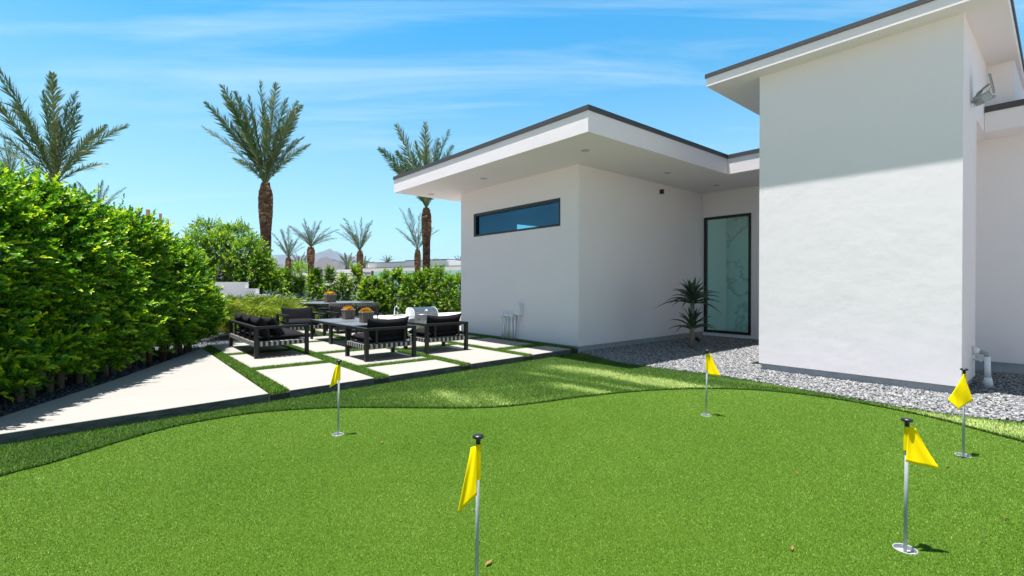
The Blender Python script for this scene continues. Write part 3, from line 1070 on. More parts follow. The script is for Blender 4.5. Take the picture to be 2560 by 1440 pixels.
MB().obox(lc + (rx * .62 + up * .45) * 0.09 - up * 0.01, (rx * .62 + up * .45) * 0.006, fw * 0.065, (up * .75 - rx * .5) * 0.052).build('led_face', M['black'], lampb)
MB().tube([lc + rx * .06, lc + rx * .10 + up * 0.005, lc + rx * 0.165 + up * 0.03], [0.014, 0.030, 0.022], 10).build('sensor', M['grey_plastic'], sl, smooth=True)
MB().tube([lc - rx * .05 - up * .03, lc - rx * .10 - up * .05, br0], 0.012, 8).build('bracket', M['grey_plastic'], sl, smooth=True)
MB().tube([lc + rx * .07 + up * .02, lc + rx * .1 + up * .07, lc + rx * 0.085 + up * .12, (pt + pb) / 2 - up * .04], 0.004, 6).build('cable', M['grey_plastic'], sl, smooth=True)

# rain pipe low on the tall block's side, its tap beside it
rp = empty('drain_pipe', (9.38, 0.83, 0.03), 'white drain pipe bending from the tall wall down into the pebbles', 'pipe')
MB().tube([(9.36, 0.979, 0.525), (9.36, 0.905, 0.512)], [0.066, 0.036], 16).build('wall_cone', M['stucco'], rp, smooth=True)
MB().tube([(9.36, 0.9049, 0.512), (9.362, 0.875, 0.509), (9.365, 0.848, 0.498), (9.368, 0.834, 0.468), (9.370, 0.832, 0.43)], 0.030, 14).build('elbow', M['grey_plastic'], rp, smooth=True)
MB().tube([(9.370, 0.832, 0.45), (9.375, 0.828, 0.28), (9.38, 0.824, 0.15)], [0.033, 0.032, 0.036], 14).tube([(9.38, .824, .16), (9.38, .823, .11), (9.38, .823, .03)], [0.038, .048, .056], 14).build('downpipe', M['pvc'], rp, smooth=True)
tp_ = empty('garden_tap', (9.42, 0.95, 0.36), 'small white outdoor tap on the tall block beside the drain pipe', 'tap')
MB().tube([(9.42, .979, .39), (9.42, .915, .39), (9.42, .895, .365)], 0.013, 8).build('spout', M['white_metal'], tp_, smooth=True)
MB().tube([(9.42, .93, .39), (9.42, .93, .42)], 0.007, 8).tube([(9.392, .93, .425), (9.448, .93, .425)], 0.008, 8).build('handle', M['white_metal'], tp_, smooth=True)

sp = empty('garden_spotlight', (11.0, 6.0, 0.03), 'small black garden spotlight on a spike behind the aloe', 'spotlight')
MB().tube([(11.0, 6.0, 0.02), (11.0, 6.0, 0.10)], 0.010, 8).build('spike', M['black'], sp)
MB().tube([(11.03, 5.97, 0.10), (10.96, 6.04, 0.16)], [0.035, 0.048], 12).build('head', M['black'], sp, smooth=True)
print('house done')


# ------------------------------------------------------------------ putting flags
def flag_cloth(top, h, pts, name_parent, sleeve_dir, n=10):
    """cloth between the pole edge and a free outline given as (along, down) offsets, with soft folds"""
    pass


def putting_flag(cup, top, label, corners, fold, sleeve):
    """cup: foot; top: pole top; corners: four cloth corners as (right, away, down from the top of the cloth) in metres:
    pole-top, free-top, free-bottom, pole-bottom"""
    r = empty('putting_flag', (cup[0], cup[1], 0.0), label, 'golf flag', 'putting flags on the green')
    b = Vector((cup[0], cup[1], -0.09))
    t = Vector(top)
    ax = (t - b).normalized()
    MB().tube([b, t], 0.0088, 12).build('pole', M['pole'], r, smooth=True)
    k = MB().tube([t - ax * 0.012, t + ax * 0.020], [0.011, 0.011], 14)
    k.tube([t + ax * 0.012, t + ax * 0.017, t + ax * 0.023, t + ax * 0.030, t + ax * 0.033], [0.016, 0.026, 0.0285, 0.024, 0.010], 18)
    k.build('knob', M['black'], r, smooth=True)
    # the cup in the turf
    MB().lathe((cup[0], cup[1], 0), [(CUP_R - 0.004, 0.001), (CUP_R - 0.002, 0.003), (CUP_R - 0.0005, 0.001), (CUP_R - 0.0005, -0.11), (CUP_R - 0.004, -0.11), (CUP_R - 0.004, 0.001)], 28, cap=False).build('cup', M['cup'], r, smooth=True)
    MB().lathe((cup[0], cup[1], 0), [(0.0102, -0.022), (CUP_R - 0.0045, -0.022), (CUP_R - 0.0045, -0.027), (0.0102, -0.027), (0.0102, -0.022)], 28, cap=False).build('cup_insert', M['cup'], r)
    # sleeve round the pole
    s0 = t - ax * 0.014
    s1 = s0 - ax * sleeve
    MB().tube([s0, s1], [0.0135, 0.0145], 12, caps=False).build('sleeve', M['yellow'], r, smooth=True)
    aw = Vector((cup[0], cup[1], 0)).normalized()
    A, B, Cc, D = [s0 + Vector(RGT) * p[0] + aw * p[1] - Vector((0, 0, p[2])) for p in corners]
    nu, nv = 16, 14
    vs, fs = [], []
    nrm = ((B - A).cross(D - A)).normalized()
    for i in range(nu + 1):
        u = i / nu
        for j in range(nv + 1):
            v = j / nv
            p = A * (1 - u) * (1 - v) + B * u * (1 - v) + Cc * u * v + D * (1 - u) * v
            w = fold * (math.sin(u * 5.2 + v * 2.2) * 0.6 + math.sin(u * 9 - v * 4 + 1.3) * 0.25) * min(1, u * 2.5) + fold * 0.7 * math.sin(v * 3.1) * u
            vs.append(p + nrm * w)
    for i in range(nu):
        for j in range(nv):
            q = i * (nv + 1) + j
            fs.append((q, q + nv + 1, q + nv + 2, q + 1))
    m = MB()
    m.add(vs, fs)
    f = m.build('flag', M['yellow'], r, smooth=True)
    so = f.modifiers.new('thickness', 'SOLIDIFY')
    so.thickness = 0.0012
    so.offset = 0
    # stitched hem
    hem = [vs[(nv) + i * (nv + 1)] for i in range(nu + 1)]
    return r


def px_top(px, py, dep):
    return tuple(at(px, py, dep))


dep = [float(np.array(c) @ FWD[:2]) for c in CUPS]
putting_flag(CUPS[0], px_top(2267.5, 1060, dep[0] + 0.0), 'yellow putting flag hanging wide open to the right, foot and cup in the near turf',
             [(0.008, -0.014, 0.0), (0.040, -0.02, 0.002), (0.183, -0.075, 0.212), (-0.006, -0.050, 0.178)], 0.010, 0.128)
putting_flag(CUPS[1], px_top(848, 908, dep[1]), 'yellow putting flag in front of the concrete patio slabs on the left of the green',
             [(-0.005, -0.016, 0.0), (-0.036, -0.03, 0.004), (-0.095, -0.085, 0.210), (-0.020, -0.050, 0.170)], 0.008, 0.150)
putting_flag(CUPS[2], px_top(1768, 881, dep[2]), 'yellow putting flag standing before the pebbles and the aloe tree',
             [(0.004, -0.014, 0.0), (0.040, -0.02, 0.008), (0.150, -0.080, 0.236), (0.012, -0.055, 0.225)], 0.010, 0.185)
putting_flag(CUPS[3], px_top(2410.5, 930, dep[3]), 'yellow putting flag folded in a diamond shape at the far right before the tall block',
             [(-0.006, -0.016, 0.0), (-0.130, -0.08, 0.210), (-0.055, -0.10, 0.290), (0.078, -0.06, 0.215)], 0.011, 0.06)
putting_flag(CUPS[4], px_top(1195.5, 1103, dep[4]), 'yellow putting flag folded to the left, its foot below the bottom edge of the photo',
             [(-0.004, -0.014, 0.0), (-0.034, -0.02, 0.010), (-0.096, -0.090, 0.290), (-0.006, -0.060, 0.215)], 0.007, 0.165)

# dry leaves on the turf
for i, (px, py) in enumerate(((388, 1146), (1992, 1183), (1981, 1371), (2516, 1296), (955, 1106), (2369, 1166), (465, 1031), (1223, 1407))):
    p = at(px, py, 1.0) - np.array([0, 0, CAM_H])
    q = np.array([0, 0, CAM_H]) + p * ((CAM_H - 0.012) / -p[2])
    le = empty('fallen_leaf', tuple(q), 'curled dry tan leaf lying alone on the green turf', 'leaf', 'dry leaves on the turf')
    a = rnd.uniform(0, 3.1)
    d = Vector((math.cos(a), math.sin(a), 0)); e_ = Vector((-d.y, d.x, 0)); q = Vector(q)
    l_ = rnd.uniform(0.018, 0.032)
    mb = MB()
    mb.add([q - d * l_, q - d * l_ * .2 + e_ * l_ * .38 + Vector((0, 0, .006)), q + d * l_ + Vector((0, 0, .008)), q - d * l_ * .1 - e_ * l_ * .36 + Vector((0, 0, .008)), q + Vector((0, 0, -0.002))],
           [(0, 4, 1), (1, 4, 2), (2, 4, 3), (3, 4, 0)])
    mb.build('blade', M['litter'], le)


# ------------------------------------------------------------------ lounge furniture
def pillow(c, ax, ay, az, sx, sy, sz, n=14, sag=0.0):
    """soft cushion: superellipsoid with pinched corners; half sizes sx, sy, sz along unit axes"""
    ax, ay, az = Vector(ax).normalized(), Vector(ay).normalized(), Vector(az).normalized()
    vs, fs = [], []
    for side in (1, -1):
        for i in range(n + 1):
            for j in range(n + 1):
                u, v = 2 * i / n - 1, 2 * j / n - 1
                e = max(0.0, (1 - u ** 6)) ** 0.5 * max(0.0, (1 - v ** 6)) ** 0.5
                th = sz * side * (0.10 + 0.90 * e * (0.88 + 0.12 * (1 - u * u) * (1 - v * v)))
                pin = 1 - 0.05 * (1 - abs(v) ** 2) * (abs(u) ** 3)
                pin2 = 1 - 0.05 * (1 - abs(u) ** 2) * (abs(v) ** 3)
                p = Vector(c) + ax * (u * sx * pin) + ay * (v * sy * pin2 - sag * (1 - u * u) * (0.5 + 0.5 * v)) + az * th
                vs.append(p)
    m = n + 1
    for s_ in range(2):
        for i in range(n):
            for j in range(n):
                q = s_ * m * m + i * m + j
                f = (q, q + m, q + m + 1, q + 1)
                fs.append(f if s_ == 0 else f[::-1])
    bd = [i * m for i in range(n)] + [n * m + j for j in range(n)] + [i * m + n for i in range(n, 0, -1)] + [j for j in range(n, 0, -1)]
    for k in range(len(bd)):
        a, b = bd[k], bd[(k + 1) % len(bd)]
        fs.append((a, a + m * m, b + m * m, b))
    mb = MB()
    mb.add(vs, fs)
    return mb


def lounge(name, w, dp, label, cat, loc, rz, group, n_back=1, throw=False, posts=2):
    """local frame: x along the width (centred), y from the back (0) to the front (dp); ground z = 0"""
    r = empty(name, (0, 0, 0), label, cat, group)
    H, T, SH = 0.575, 0.065, 0.215          # arm height, bar, seat rail underside
    hw = w / 2
    for sx in (-1, 1):
        for yy in (0, dp - T):
            x0 = -hw if sx < 0 else hw - T
            MB().box((x0, yy, 0), (x0 + T, yy + T, H - 0.045)).build('leg', M['metal'], r, bevel=0.003)
        x0 = -hw if sx < 0 else hw - T
        MB().box((x0 - 0.0006, T, H - 0.0451), (x0 + T + 0.0006, dp + 0.001, H + 0.002)).build('armrest', M['metal'], r, bevel=0.003)
    MB().box((-hw - 0.001, -0.002, H - 0.0449), (hw + 0.001, T - 0.0001, H + 0.001)).build('back_rail', M['metal'], r, bevel=0.003)
    for i in range(posts):
        x = -hw + w * (0.22 + 0.56 * i / (posts - 1))
        MB().box((x - 0.018, 0.018, SH + 0.071), (x + 0.018, 0.05, H - 0.046)).build('back_post', M['metal'], r, bevel=0.002)
    # seat frame with wrapped webbing
    fr = MB()
    fr.box((-hw + T, 0.004, SH), (hw - T, 0.046, SH + 0.07)).box((-hw + T, dp - 0.048, SH), (hw - T, dp - 0.006, SH + 0.07))
    fr.box((-hw + 0.004, T, SH), (-hw + 0.046, dp - T, SH + 0.07)).box((hw - 0.046, T, SH), (hw - 0.004, dp - T, SH + 0.07))
    fr.build('seat_frame', M['metal'], r, bevel=0.002)
    sb = MB()
    n = int((w - 2 * T) / 0.089)
    st = (w - 2 * T) / n
    for i in range(n):
        x = -hw + T + st * (i + 0.5)
        sb.box((x - 0.021, 0.0005, SH - 0.003), (x + 0.021, dp - 0.0025, SH + 0.0735))
    n = int((dp - 2 * T) / 0.089)
    st = (dp - 2 * T) / n
    for i in range(n):
        y = T + st * (i + 0.5)
        sb.box((-hw + 0.0005, y - 0.021, SH + 0.002), (hw - 0.0005, y + 0.021, SH + 0.0745 + 0.001))
    sb.build('seat_straps', M['strap'], r)
    # cushions
    pillow((0, dp / 2 + 0.03, SH + 0.075 + 0.075), (1, 0, 0), (0, 1, 0), (0, 0, 1), hw - T - 0.008, dp / 2 - 0.045, 0.078).build('seat_cushion', M['cushion'], r, smooth=True)
    bw = (w - 2 * T - 0.02) / n_back
    for i in range(n_back):
        x = -hw + T + 0.01 + bw * (i + 0.5)
        a = rad(20)
        tilt = 0.04 * (rnd.random() - 0.5)
        pillow((x, 0.190, SH + 0.15 + 0.168), (1, 0, tilt), (0, -math.sin(a), math.cos(a)), (0, math.cos(a), math.sin(a)), bw / 2 - 0.012, 0.225, 0.085, sag=0.030).build('back_cushion', M['cushion'], r, smooth=True)
    if throw:
        a = rad(34)
        pillow((hw - 0.36, 0.37, SH + 0.15 + 0.165), (0.96, 0.28, 0), (0.12, -math.sin(a), math.cos(a)), (-.2, math.cos(a), math.sin(a)), 0.24, 0.22, 0.075).build('throw_pillow', M['cushion'], r, smooth=True)
    r.location = loc
    r.rotation_euler = (0, 0, rz)
    return r


ZP = 0.121
lounge('sofa', 2.32, 0.94, 'long black metal sofa with charcoal cushions, its grey webbing side toward the walkway', 'sofa', (2.064 - 0.0, 10.715, ZP), -math.pi / 2, None, n_back=3, throw=True, posts=4)
G_ = 'black lounge chairs round the low tables'
lounge('lounge_chair', 0.98, 0.92, 'black lounge chair with its back to the green, left one of the near pair', 'armchair', (3.925, 7.944, ZP), 0, G_)
lounge('lounge_chair', 0.98, 0.92, 'black lounge chair with its back to the green, right one by the house wall', 'armchair', (5.205, 8.10, ZP), 0, G_)
lounge('lounge_chair', 0.98, 0.92, 'black lounge chair facing the green, across the tables near the ferny bushes', 'armchair', (3.93, 13.60, ZP), math.pi, G_)
lounge('lounge_chair', 0.98, 0.92, 'black lounge chair facing the green, partly hidden behind two moss planters', 'armchair', (5.30, 13.90, ZP), math.pi, G_)


def low_table(y0, y1, label):
    x0, x1, h = 3.87, 5.05, 0.475
    r = empty('coffee_table', ((x0 + x1) / 2, (y0 + y1) / 2, ZP), label, 'table', 'low slate tables pushed together')
    for x in (x0, x1 - 0.055):
        for y in (y0, y1 - 0.055):
            MB().box((x, y, ZP), (x + 0.055, y + 0.055, ZP + h - 0.046)).build('leg', M['metal'], r, bevel=0.003)
    fr = MB()
    fr.box((x0 - .001, y0 - .001, ZP + h - 0.0459), (x1 + .001, y0 + 0.05, ZP + h)).box((x0 - .001, y1 - 0.05, ZP + h - 0.0459), (x1 + .001, y1 + .001, ZP + h))
    fr.box((x0 - .001, y0 + 0.0501, ZP + h - 0.0459), (x0 + 0.05, y1 - 0.0501, ZP + h)).box((x1 - 0.05, y0 + 0.0501, ZP + h - 0.0459), (x1 + .001, y1 - 0.0501, ZP + h))
    fr.build('frame', M['metal'], r, bevel=0.002)
    tp = MB()
    n = 3
    wd = (x1 - x0 - 0.10) / n
    for i in range(n):
        tp.box((x0 + 0.051 + i * wd, y0 + 0.052, ZP + h - 0.02), (x0 + 0.047 + (i + 1) * wd, y1 - 0.052, ZP + h + 0.004))
    tp.build('tabletop', M['tabletop'], r, bevel=0.002)


low_table(9.76, 10.885, 'low black table with slate top nearest the green, one moss planter at its front')
low_table(10.895, 12.22, 'low black table with slate top on the far side, one moss planter on it')


def moss_planter(x, y, z, s, h, label, seed):
    r = empty('moss_planter', (x, y, z), label, 'planter', 'driftwood planters with yellow moss')
    a, b = s * 0.46, s * 0.52
    n = 10
    vs, fs = [], []
    rr = np.random.RandomState(seed)
    # tapered box with a rough, ribbed face and a hollow top
    for k, (hh, hz) in enumerate(((a, 0.0), (a * .5 + b * .5, h * 0.5), (b, h))):
        for i in range(4 * n):
            q, t = divmod(i, n)
            t = 2 * t / n - 1
            px, py = [(t, -1), (1, t), (-t, 1), (-1, -t)][q]
            j = 1 + rr.uniform(-0.012, 0.012)
            vs.append((x + px * hh * j, y + py * hh * j, z + hz))
    m = 4 * n
    for k in range(2):
        for i in range(m):
            fs.append((k * m + i, k * m + (i + 1) % m, (k + 1) * m + (i + 1) % m, (k + 1) * m + i))
    fs.append(tuple(range(m - 1, -1, -1)))
    mb = MB()
    mb.add(vs, fs)
    mb.build('pot', M['planter'], r)
    rm = MB()
    rm.box((x - b - .004, y - b - .004, z + h - 0.010), (x + b + .004, y - b + .014, z + h + .006)).box((x - b - .004, y + b - .014, z + h - 0.010), (x + b + .004, y + b + .004, z + h + .006))
    rm.box((x - b - .004, y - b + .0141, z + h - 0.010), (x - b + .014, y + b - .0141, z + h + .006)).box((x + b - .014, y - b + .0141, z + h - 0.010), (x + b + .004, y + b - .0141, z + h + .006))
    rm.build('rim', M['planter_rim'], r)
    # moss: a mound with thousands of short tufts
    N_ = 2600
    q = rr.normal(size=(N_, 3)); q[:, 2] = np.abs(q[:, 2]); q = unit(q)
    R_ = np.array([b * 0.93, b * 0.93, s * 0.36])
    bump_ = 1 + 0.14 * sines(q, seed, 4.0)[:, None]
    P_ = q * R_ * bump_ + np.array([x, y, z + h - 0.01])
    V, F, T = [], [], []
    d = unit(q + rr.normal(0, 0.5, (N_, 3)))
    s_ = unit(np.cross(d, rr.normal(size=(N_, 3)))) * 0.007
    V = np.stack([P_ - s_, P_ + s_, P_ + d * 0.020], 1).reshape(-1, 3)
    F = np.arange(N_ * 3).reshape(-1, 3)
    np_mesh('moss', V, F, M['moss'], r, tone=np.repeat(np.clip(0.5 + 0.35 * sines(q, seed + 1, 5) + rr.normal(0, .15, N_), 0, 1), 3))
    core = MB()
    core.lathe((x, y, z + h - 0.03), [(b * 0.90, 0), (b * 0.88, 0.02 + s * .14), (b * 0.68, 0.02 + s * 0.26), (b * 0.36, 0.02 + s * 0.335), (0.01, 0.02 + s * 0.35)], 16)
    core.build('moss_core', M['moss'], r, smooth=True)


moss_planter(4.525, 10.42, ZP + 0.480, 0.245, 0.235, 'driftwood planter with yellow moss on the nearer low table, right one of the front pair', 31)
moss_planter(4.63, 11.73, ZP + 0.480, 0.245, 0.235, 'driftwood planter with yellow moss on the farther low table, left one of the front pair', 32)


# ------------------------------------------------------------------ dining set, grill counter
def dining_chair(loc, rz, label):
    r = empty('dining_chair', (0, 0, 0), label, 'chair', 'rope dining chairs round the big table')
    # back arc: local -y is the back
    lg = []
    for sx in (-1, 1):
        for yy in (-0.20, 0.22):
            MB().tube([(sx * 0.22, yy, 0.44), (sx * 0.25, yy * 1.15, 0.0)], [0.016, 0.012], 8).build('leg', M['metal'], r, smooth=True)
    MB().box((-0.26, -0.24, 0.42), (0.26, 0.26, 0.455)).build('seat', M['metal'], r, bevel=0.02)
    pillow((0, 0.02, 0.485), (1, 0, 0), (0, 1, 0), (0, 0, 1), 0.25, 0.24, 0.035).build('seat_cushion', M['cushion'], r, smooth=True)
    arc = []
    for i in range(25):
        a = rad(-200 + 220 * i / 24)
        arc.append((0.315 * math.cos(a), -0.02 + 0.30 * math.sin(a), a))
    MB().tube([(x, y, 0.78 - 0.13 * max(0, (y + 0.02) / 0.3 + 0.15)) for x, y, a in arc], 0.016, 8).build('top_rail', M['rope'], r, smooth=True)
    rp_ = MB()
    for i in range(1, 24):
        x, y, a = arc[i]
        zt = 0.78 - 0.13 * max(0, (y + 0.02) / 0.3 + 0.15)
        rp_.tube([(x * 1.0, y, zt), (x * 1.03, y * 1.04, 0.62), (x * 0.86, y * 0.86, 0.445)], 0.0175, 6)
    rp_.build('rope_back', M['rope'], r, smooth=True)
    r.location = loc
    r.rotation_euler = (0, 0, rz)
    return r


DT = Vector(at(845, 712, 15.6)); DT.z = ZP
dt = empty('dining_table', DT, 'large round dark dining table with one moss planter on it, before the hedge', 'table')
MB().lathe(DT, [(1.10, 0.735), (1.125, 0.745), (1.125, 0.765), (1.11, 0.770)], 64).build('tabletop', M['tabletop'], dt)
MB().lathe(DT, [(0.50, 0.0), (0.50, 0.03), (0.24, 0.05), (0.20, 0.40), (0.34, 0.734)], 32).build('pedestal', M['metal'], dt, smooth=True)
pd = Vector(at(825, 712, 15.35))
moss_planter(pd.x, pd.y, ZP + 0.771, 0.30, 0.245, 'driftwood planter with yellow moss alone on the big round dining table', 33)
f2, r2 = Vector(FWD), Vector(RGT)
for px, dp, turn, lab in ((748, 14.95, 25, 'dark rope dining chair directly behind the lounge chair near the bushes'),
                          (742, 15.9, 70, 'dark rope dining chair at the left end of the round table'),
                          (852, 14.35, 0, 'dark rope dining chair in the middle of the near side, behind a lounge chair'),
                          (918, 14.9, -32, 'dark rope dining chair at the right end of the round table'),
                          (898, 15.9, -100, 'dark rope dining chair behind the right end one, under the table edge'),
                          (812, 17.0, 180, 'dark rope dining chair on the far side of the round table')):
    p = Vector(at(px, 712, dp)); p.z = ZP
    a = math.atan2((DT - p).y, (DT - p).x) - math.pi / 2
    dining_chair(p, a, lab)

CT = 0.335
gc = empty('grill_counter', (9.3, 15.3, 0.09), 'white stone outdoor kitchen counter running to the house wall', 'counter')
mb = MB()
mb.prism([(7.10, 14.35), (8.75, 14.35), (8.75, 14.9), (13.5, 14.9), (13.5, 16.4), (7.10, 16.4)], 0.0, CT - 0.05)
mb.build('counter_base', M['far_white'], gc)
mb = MB()
mb.prism([(7.07, 14.32), (8.78, 14.32), (8.78, 14.87), (13.5, 14.87), (13.5, 16.43), (7.07, 16.43)], CT - 0.0499, CT)
mb.build('countertop', M['counter'], gc, bevel=0.006)
MB().box((7.9, 15.75, CT + 0.0008), (8.45, 16.15, CT + 0.004)).build('sink', M['steel'], gc)
fc = Vector(at(986, 788, 17.0)); fc.z = CT
fa = empty('faucet', fc, 'slim chrome gooseneck faucet standing on the white counter', 'faucet')
MB().tube([fc, fc + Vector((0, 0, .28)), fc + Vector((.02, -.02, .345)), fc + Vector((.06, -.06, .36)), fc + Vector((.10, -.10, .33)), fc + Vector((.11, -.11, .28))], 0.017, 10).tube([fc + Vector((0, 0, 0)), fc + Vector((0, 0, .02))], 0.03, 12).build('spout', M['steel'], fa, smooth=True)
MB().tube([fc + Vector((0, 0, .16)), fc + Vector((.08, -.06, .17))], 0.012, 8).tube([fc + Vector((.08, -.06, .08)), fc + Vector((.08, -.06, .20))], 0.016, 8).build('handle', M['steel'], fa, smooth=True)

gx0, gx1, gy0, gy1 = 7.72, 8.62, 13.98, 14.60
gr = empty('barbecue_grill', ((gx0 + gx1) / 2, (gy0 + gy1) / 2, 0.09), 'stainless steel barbecue grill with closed rounded hood and three knobs', 'grill')
MB().box((gx0, gy0 + 0.04, 0.1), (gx1, gy1, 0.40)).build('firebox', M['steel'], gr, bevel=0.006)
MB().box((gx0 + 0.0, gy0, 0.235), (gx1, gy0 + 0.0399, 0.385)).build('control_panel', M['steel'], gr, bevel=0.004)
hp = [(gy0 + 0.02, 0.402), (gy0 + 0.02, 0.46), (gy0 + 0.06, 0.56), (gy0 + 0.14, 0.645), (gy0 + 0.26, 0.695), (gy1 - 0.16, 0.70), (gy1 - 0.05, 0.66), (gy1, 0.57), (gy1, 0.402)]
hm = MB()
n = len(hp)
hm.add([(gx0 + 0.012, y, z) for y, z in hp] + [(gx1 - 0.012, y, z) for y, z in hp],
       [tuple(range(n)), tuple(range(2 * n - 1, n - 1, -1))] + [(i, n + i, n + (i + 1) % n, (i + 1) % n) for i in range(n)])
hood = hm.build('hood', M['steel'], gr, bevel=0.010)
for x0, x1 in ((gx0 - 0.002, gx0 + 0.0115), (gx1 - 0.0115, gx1 + 0.002)):
    em = MB()
    em.add([(x0, y, z + 0.004) for y, z in hp] + [(x1, y, z + 0.004) for y, z in hp],
           [tuple(range(n)), tuple(range(2 * n - 1, n - 1, -1))] + [(i, n + i, n + (i + 1) % n, (i + 1) % n) for i in range(n)])
    em.build('end_cap', M['white_metal'], hood)
MB().tube([(gx0 + .06, gy0 - .03, .47), (gx1 - .06, gy0 - .03, .47)], 0.016, 10).tube([(gx0 + .08, gy0 + .03, .47), (gx0 + .08, gy0 - .03, .47)], 0.011, 8).tube([(gx1 - .08, gy0 + .03, .47), (gx1 - .08, gy0 - .03, .47)], 0.011, 8).build('handle', M['steel'], gr, smooth=True)
for i in range(3):
    x = gx0 + 0.20 + 0.25 * i
    MB().tube([(x, gy0 - .001, .31), (x, gy0 - .012, .31)], 0.045, 18).tube([(x, gy0 - .0121, .31), (x, gy0 - .045, .31)], 0.030, 18).build('knob', M['steel'], gr)
MB().tube([((gx0 + gx1) / 2 + 0.02, gy0 + 0.085, 0.595), ((gx0 + gx1) / 2 + 0.02, gy0 + 0.065, 0.612)], 0.035, 16).build('thermometer', M['white_metal'], hood)


# ------------------------------------------------------------------ hedges and shrubs
def hedge_tree(x, y, z0, z1, rx, ry, ang, n_sp, seed, label, group, name='hedge_tree', leafL=0.072, leafW=0.040, slen=0.29, n_leaf=13, taper=0.35, m='leaf', trunks=2, bare=0.30, cat='hedge tree', shoots=26):
    r = empty(name, (x, y, z0), label, cat, group)
    R = np.random.RandomState(seed)
    tk = MB()
    ca, sa = math.cos(ang), math.sin(ang)
    top = z0 + (z1 - z0) * 0.72
    for k in range(trunks):
        o_ = (k - (trunks - 1) / 2) * 0.17 + R.uniform(-0.02, 0.02)
        bx, by = x + ca * o_, y + sa * o_ + R.uniform(-0.03, 0.03)
        pts = [(bx, by, z0 - 0.02), (bx + R.uniform(-.02, .02), by + R.uniform(-.02, .02), z0 + 0.4), (bx + R.uniform(-.06, .06), by + R.uniform(-.06, .06), z0 + 1.1), (bx + R.uniform(-.1, .1), by + R.uniform(-.1, .1), top)]
        tk.tube(pts, [0.045, 0.036, 0.028, 0.010], 9)
        for q in range(7):
            t = R.uniform(0.25, 0.95)
            zz = z0 + t * (top - z0)
            a = R.uniform(0, 6.28)
            tk.tube([(bx, by, zz), (bx + math.cos(a) * rx * .5, by + math.sin(a) * ry * .5, zz + .18), (bx + math.cos(a) * rx * .8, by + math.sin(a) * ry * .8, zz + .42)], [0.014, 0.009, 0.004], 5)
    tk.build('trunk', M['bark'], r, smooth=True)
    # foliage: sprigs over an uneven column, most of them in its outer shell
    u = R.uniform(0, 2 * math.pi, n_sp)
    h = R.uniform(0, 1, n_sp) ** 0.92
    prof = np.where(h > 0.62, np.sqrt(np.clip(1 - ((h - 0.62) / 0.42) ** 2, 0.02, 1)), 1.0) * (1 - taper * h) * np.clip(0.72 + h * 1.8, 0, 1)
    sup = (np.abs(np.cos(u)) ** 3.2 + np.abs(np.sin(u)) ** 3.2) ** (-1 / 3.2)
    Z = z0 + bare + h * (z1 - z0 - bare)
    dirx, diry = np.cos(u) * sup, np.sin(u) * sup
    q = np.stack([np.cos(u) * 1.2 + x * 2.1, np.sin(u) * 1.2 + y * 2.1, Z * 2.2], 1)
    nz_ = 1 + 0.33 * sines(q, seed, 1.5) + 0.10 * sines(q, seed + 50, 4.0)
    shell = np.where(R.uniform(size=n_sp) < 0.72, R.uniform(0.82, 1.06, n_sp), R.uniform(0.25, 0.85, n_sp))
    lx, ly = dirx * rx * prof * nz_ * shell, diry * ry * prof * nz_ * shell
    P_ = np.stack([x + lx * ca - ly * sa, y + lx * sa + ly * ca, Z + 0.12 * sines(q, seed + 9, 2.0)], 1)
    P_[:, 2] = np.maximum(P_[:, 2], z0 + bare * 0.75)
    D = np.stack([(dirx * ca - diry * sa), (dirx * sa + diry * ca), 0.42 + 1.4 * (h > 0.75) * R.uniform(0.3, 1, n_sp)], 1) + R.normal(0, 0.42, (n_sp, 3))
    V, F, T = sprigs(P_, D, n_leaf, slen, leafL, leafW, seed + 3)
    # some shoots stand out of the top
    k = shoots
    a = R.uniform(0, 6.28, k)
    rr_ = R.uniform(0, 0.8, k)
    P2 = np.stack([x + rx * 0.75 * rr_ * np.cos(a) * ca - ry * .6 * rr_ * np.sin(a) * sa, y + rx * 0.75 * rr_ * np.cos(a) * sa + ry * .6 * rr_ * np.sin(a) * ca, np.full(k, z1) - 0.24 + R.uniform(-.12, .10, k)], 1)
    V2, F2, T2 = sprigs(P2, np.stack([R.normal(0, .25, k), R.normal(0, .25, k), np.ones(k)], 1), n_leaf + 3, slen * 1.9, leafL, leafW, seed + 4)
    F = np.concatenate([F, F2 + len(V)])
    V = np.concatenate([V, V2])
    T = np.concatenate([T, T2])
    np_mesh('crown', V, F, M[m], r, tone=T)
    return r


# the tall hedge along the walkway
HA, HB = np.array([-1.55, 6.98]), np.array([1.38, 12.34])
HANG = math.atan2(*(HB - HA)[::-1])
n_h = 12
for i in range(n_h):
    t = i / (n_h - 1)
    p = HA + (HB - HA) * t + np.array([rnd.uniform(-.04, .04), rnd.uniform(-.04, .04)])
    zt = 2.62 + 0.10 * math.sin(i * 2.1) + (0.10 if i in (2, 3, 7) else 0)
    big = 1500 if i < 5 else 1150
    zt -= 0.18 + np.interp(i, [0, 3, 6, 9, 10, 11], [0.0, -0.02, 0.06, 0.26, 0.50, 0.95])
    hedge_tree(p[0], p[1], 0.02, zt, 0.50 if i < n_h - 2 else 0.36, 0.50 if i < n_h - 2 else 0.40, HANG, big, 100 + i, 'bushy ficus tree in the tall dense hedge along the concrete walkway', 'hedge trees along the walkway', taper=0.14)
# white garden wall behind the hedge
dW = unit(HB - HA)
nW = np.array([-dW[1], dW[0]])
a_, b_ = HA - dW * 3 + nW * 0.78, HB + dW * 0.3 + nW * 0.78
gw = empty('garden_wall', (float(a_[0]), float(a_[1]), 0), 'low white garden wall glimpsed between the hedge trunks', 'wall')
mb = MB()
mb.prism([tuple(a_), tuple(b_), tuple(b_ + nW * 0.2), tuple(a_ + nW * 0.2)], -0.05, 1.55)
mb.build('wall', M['stucco'], gw)
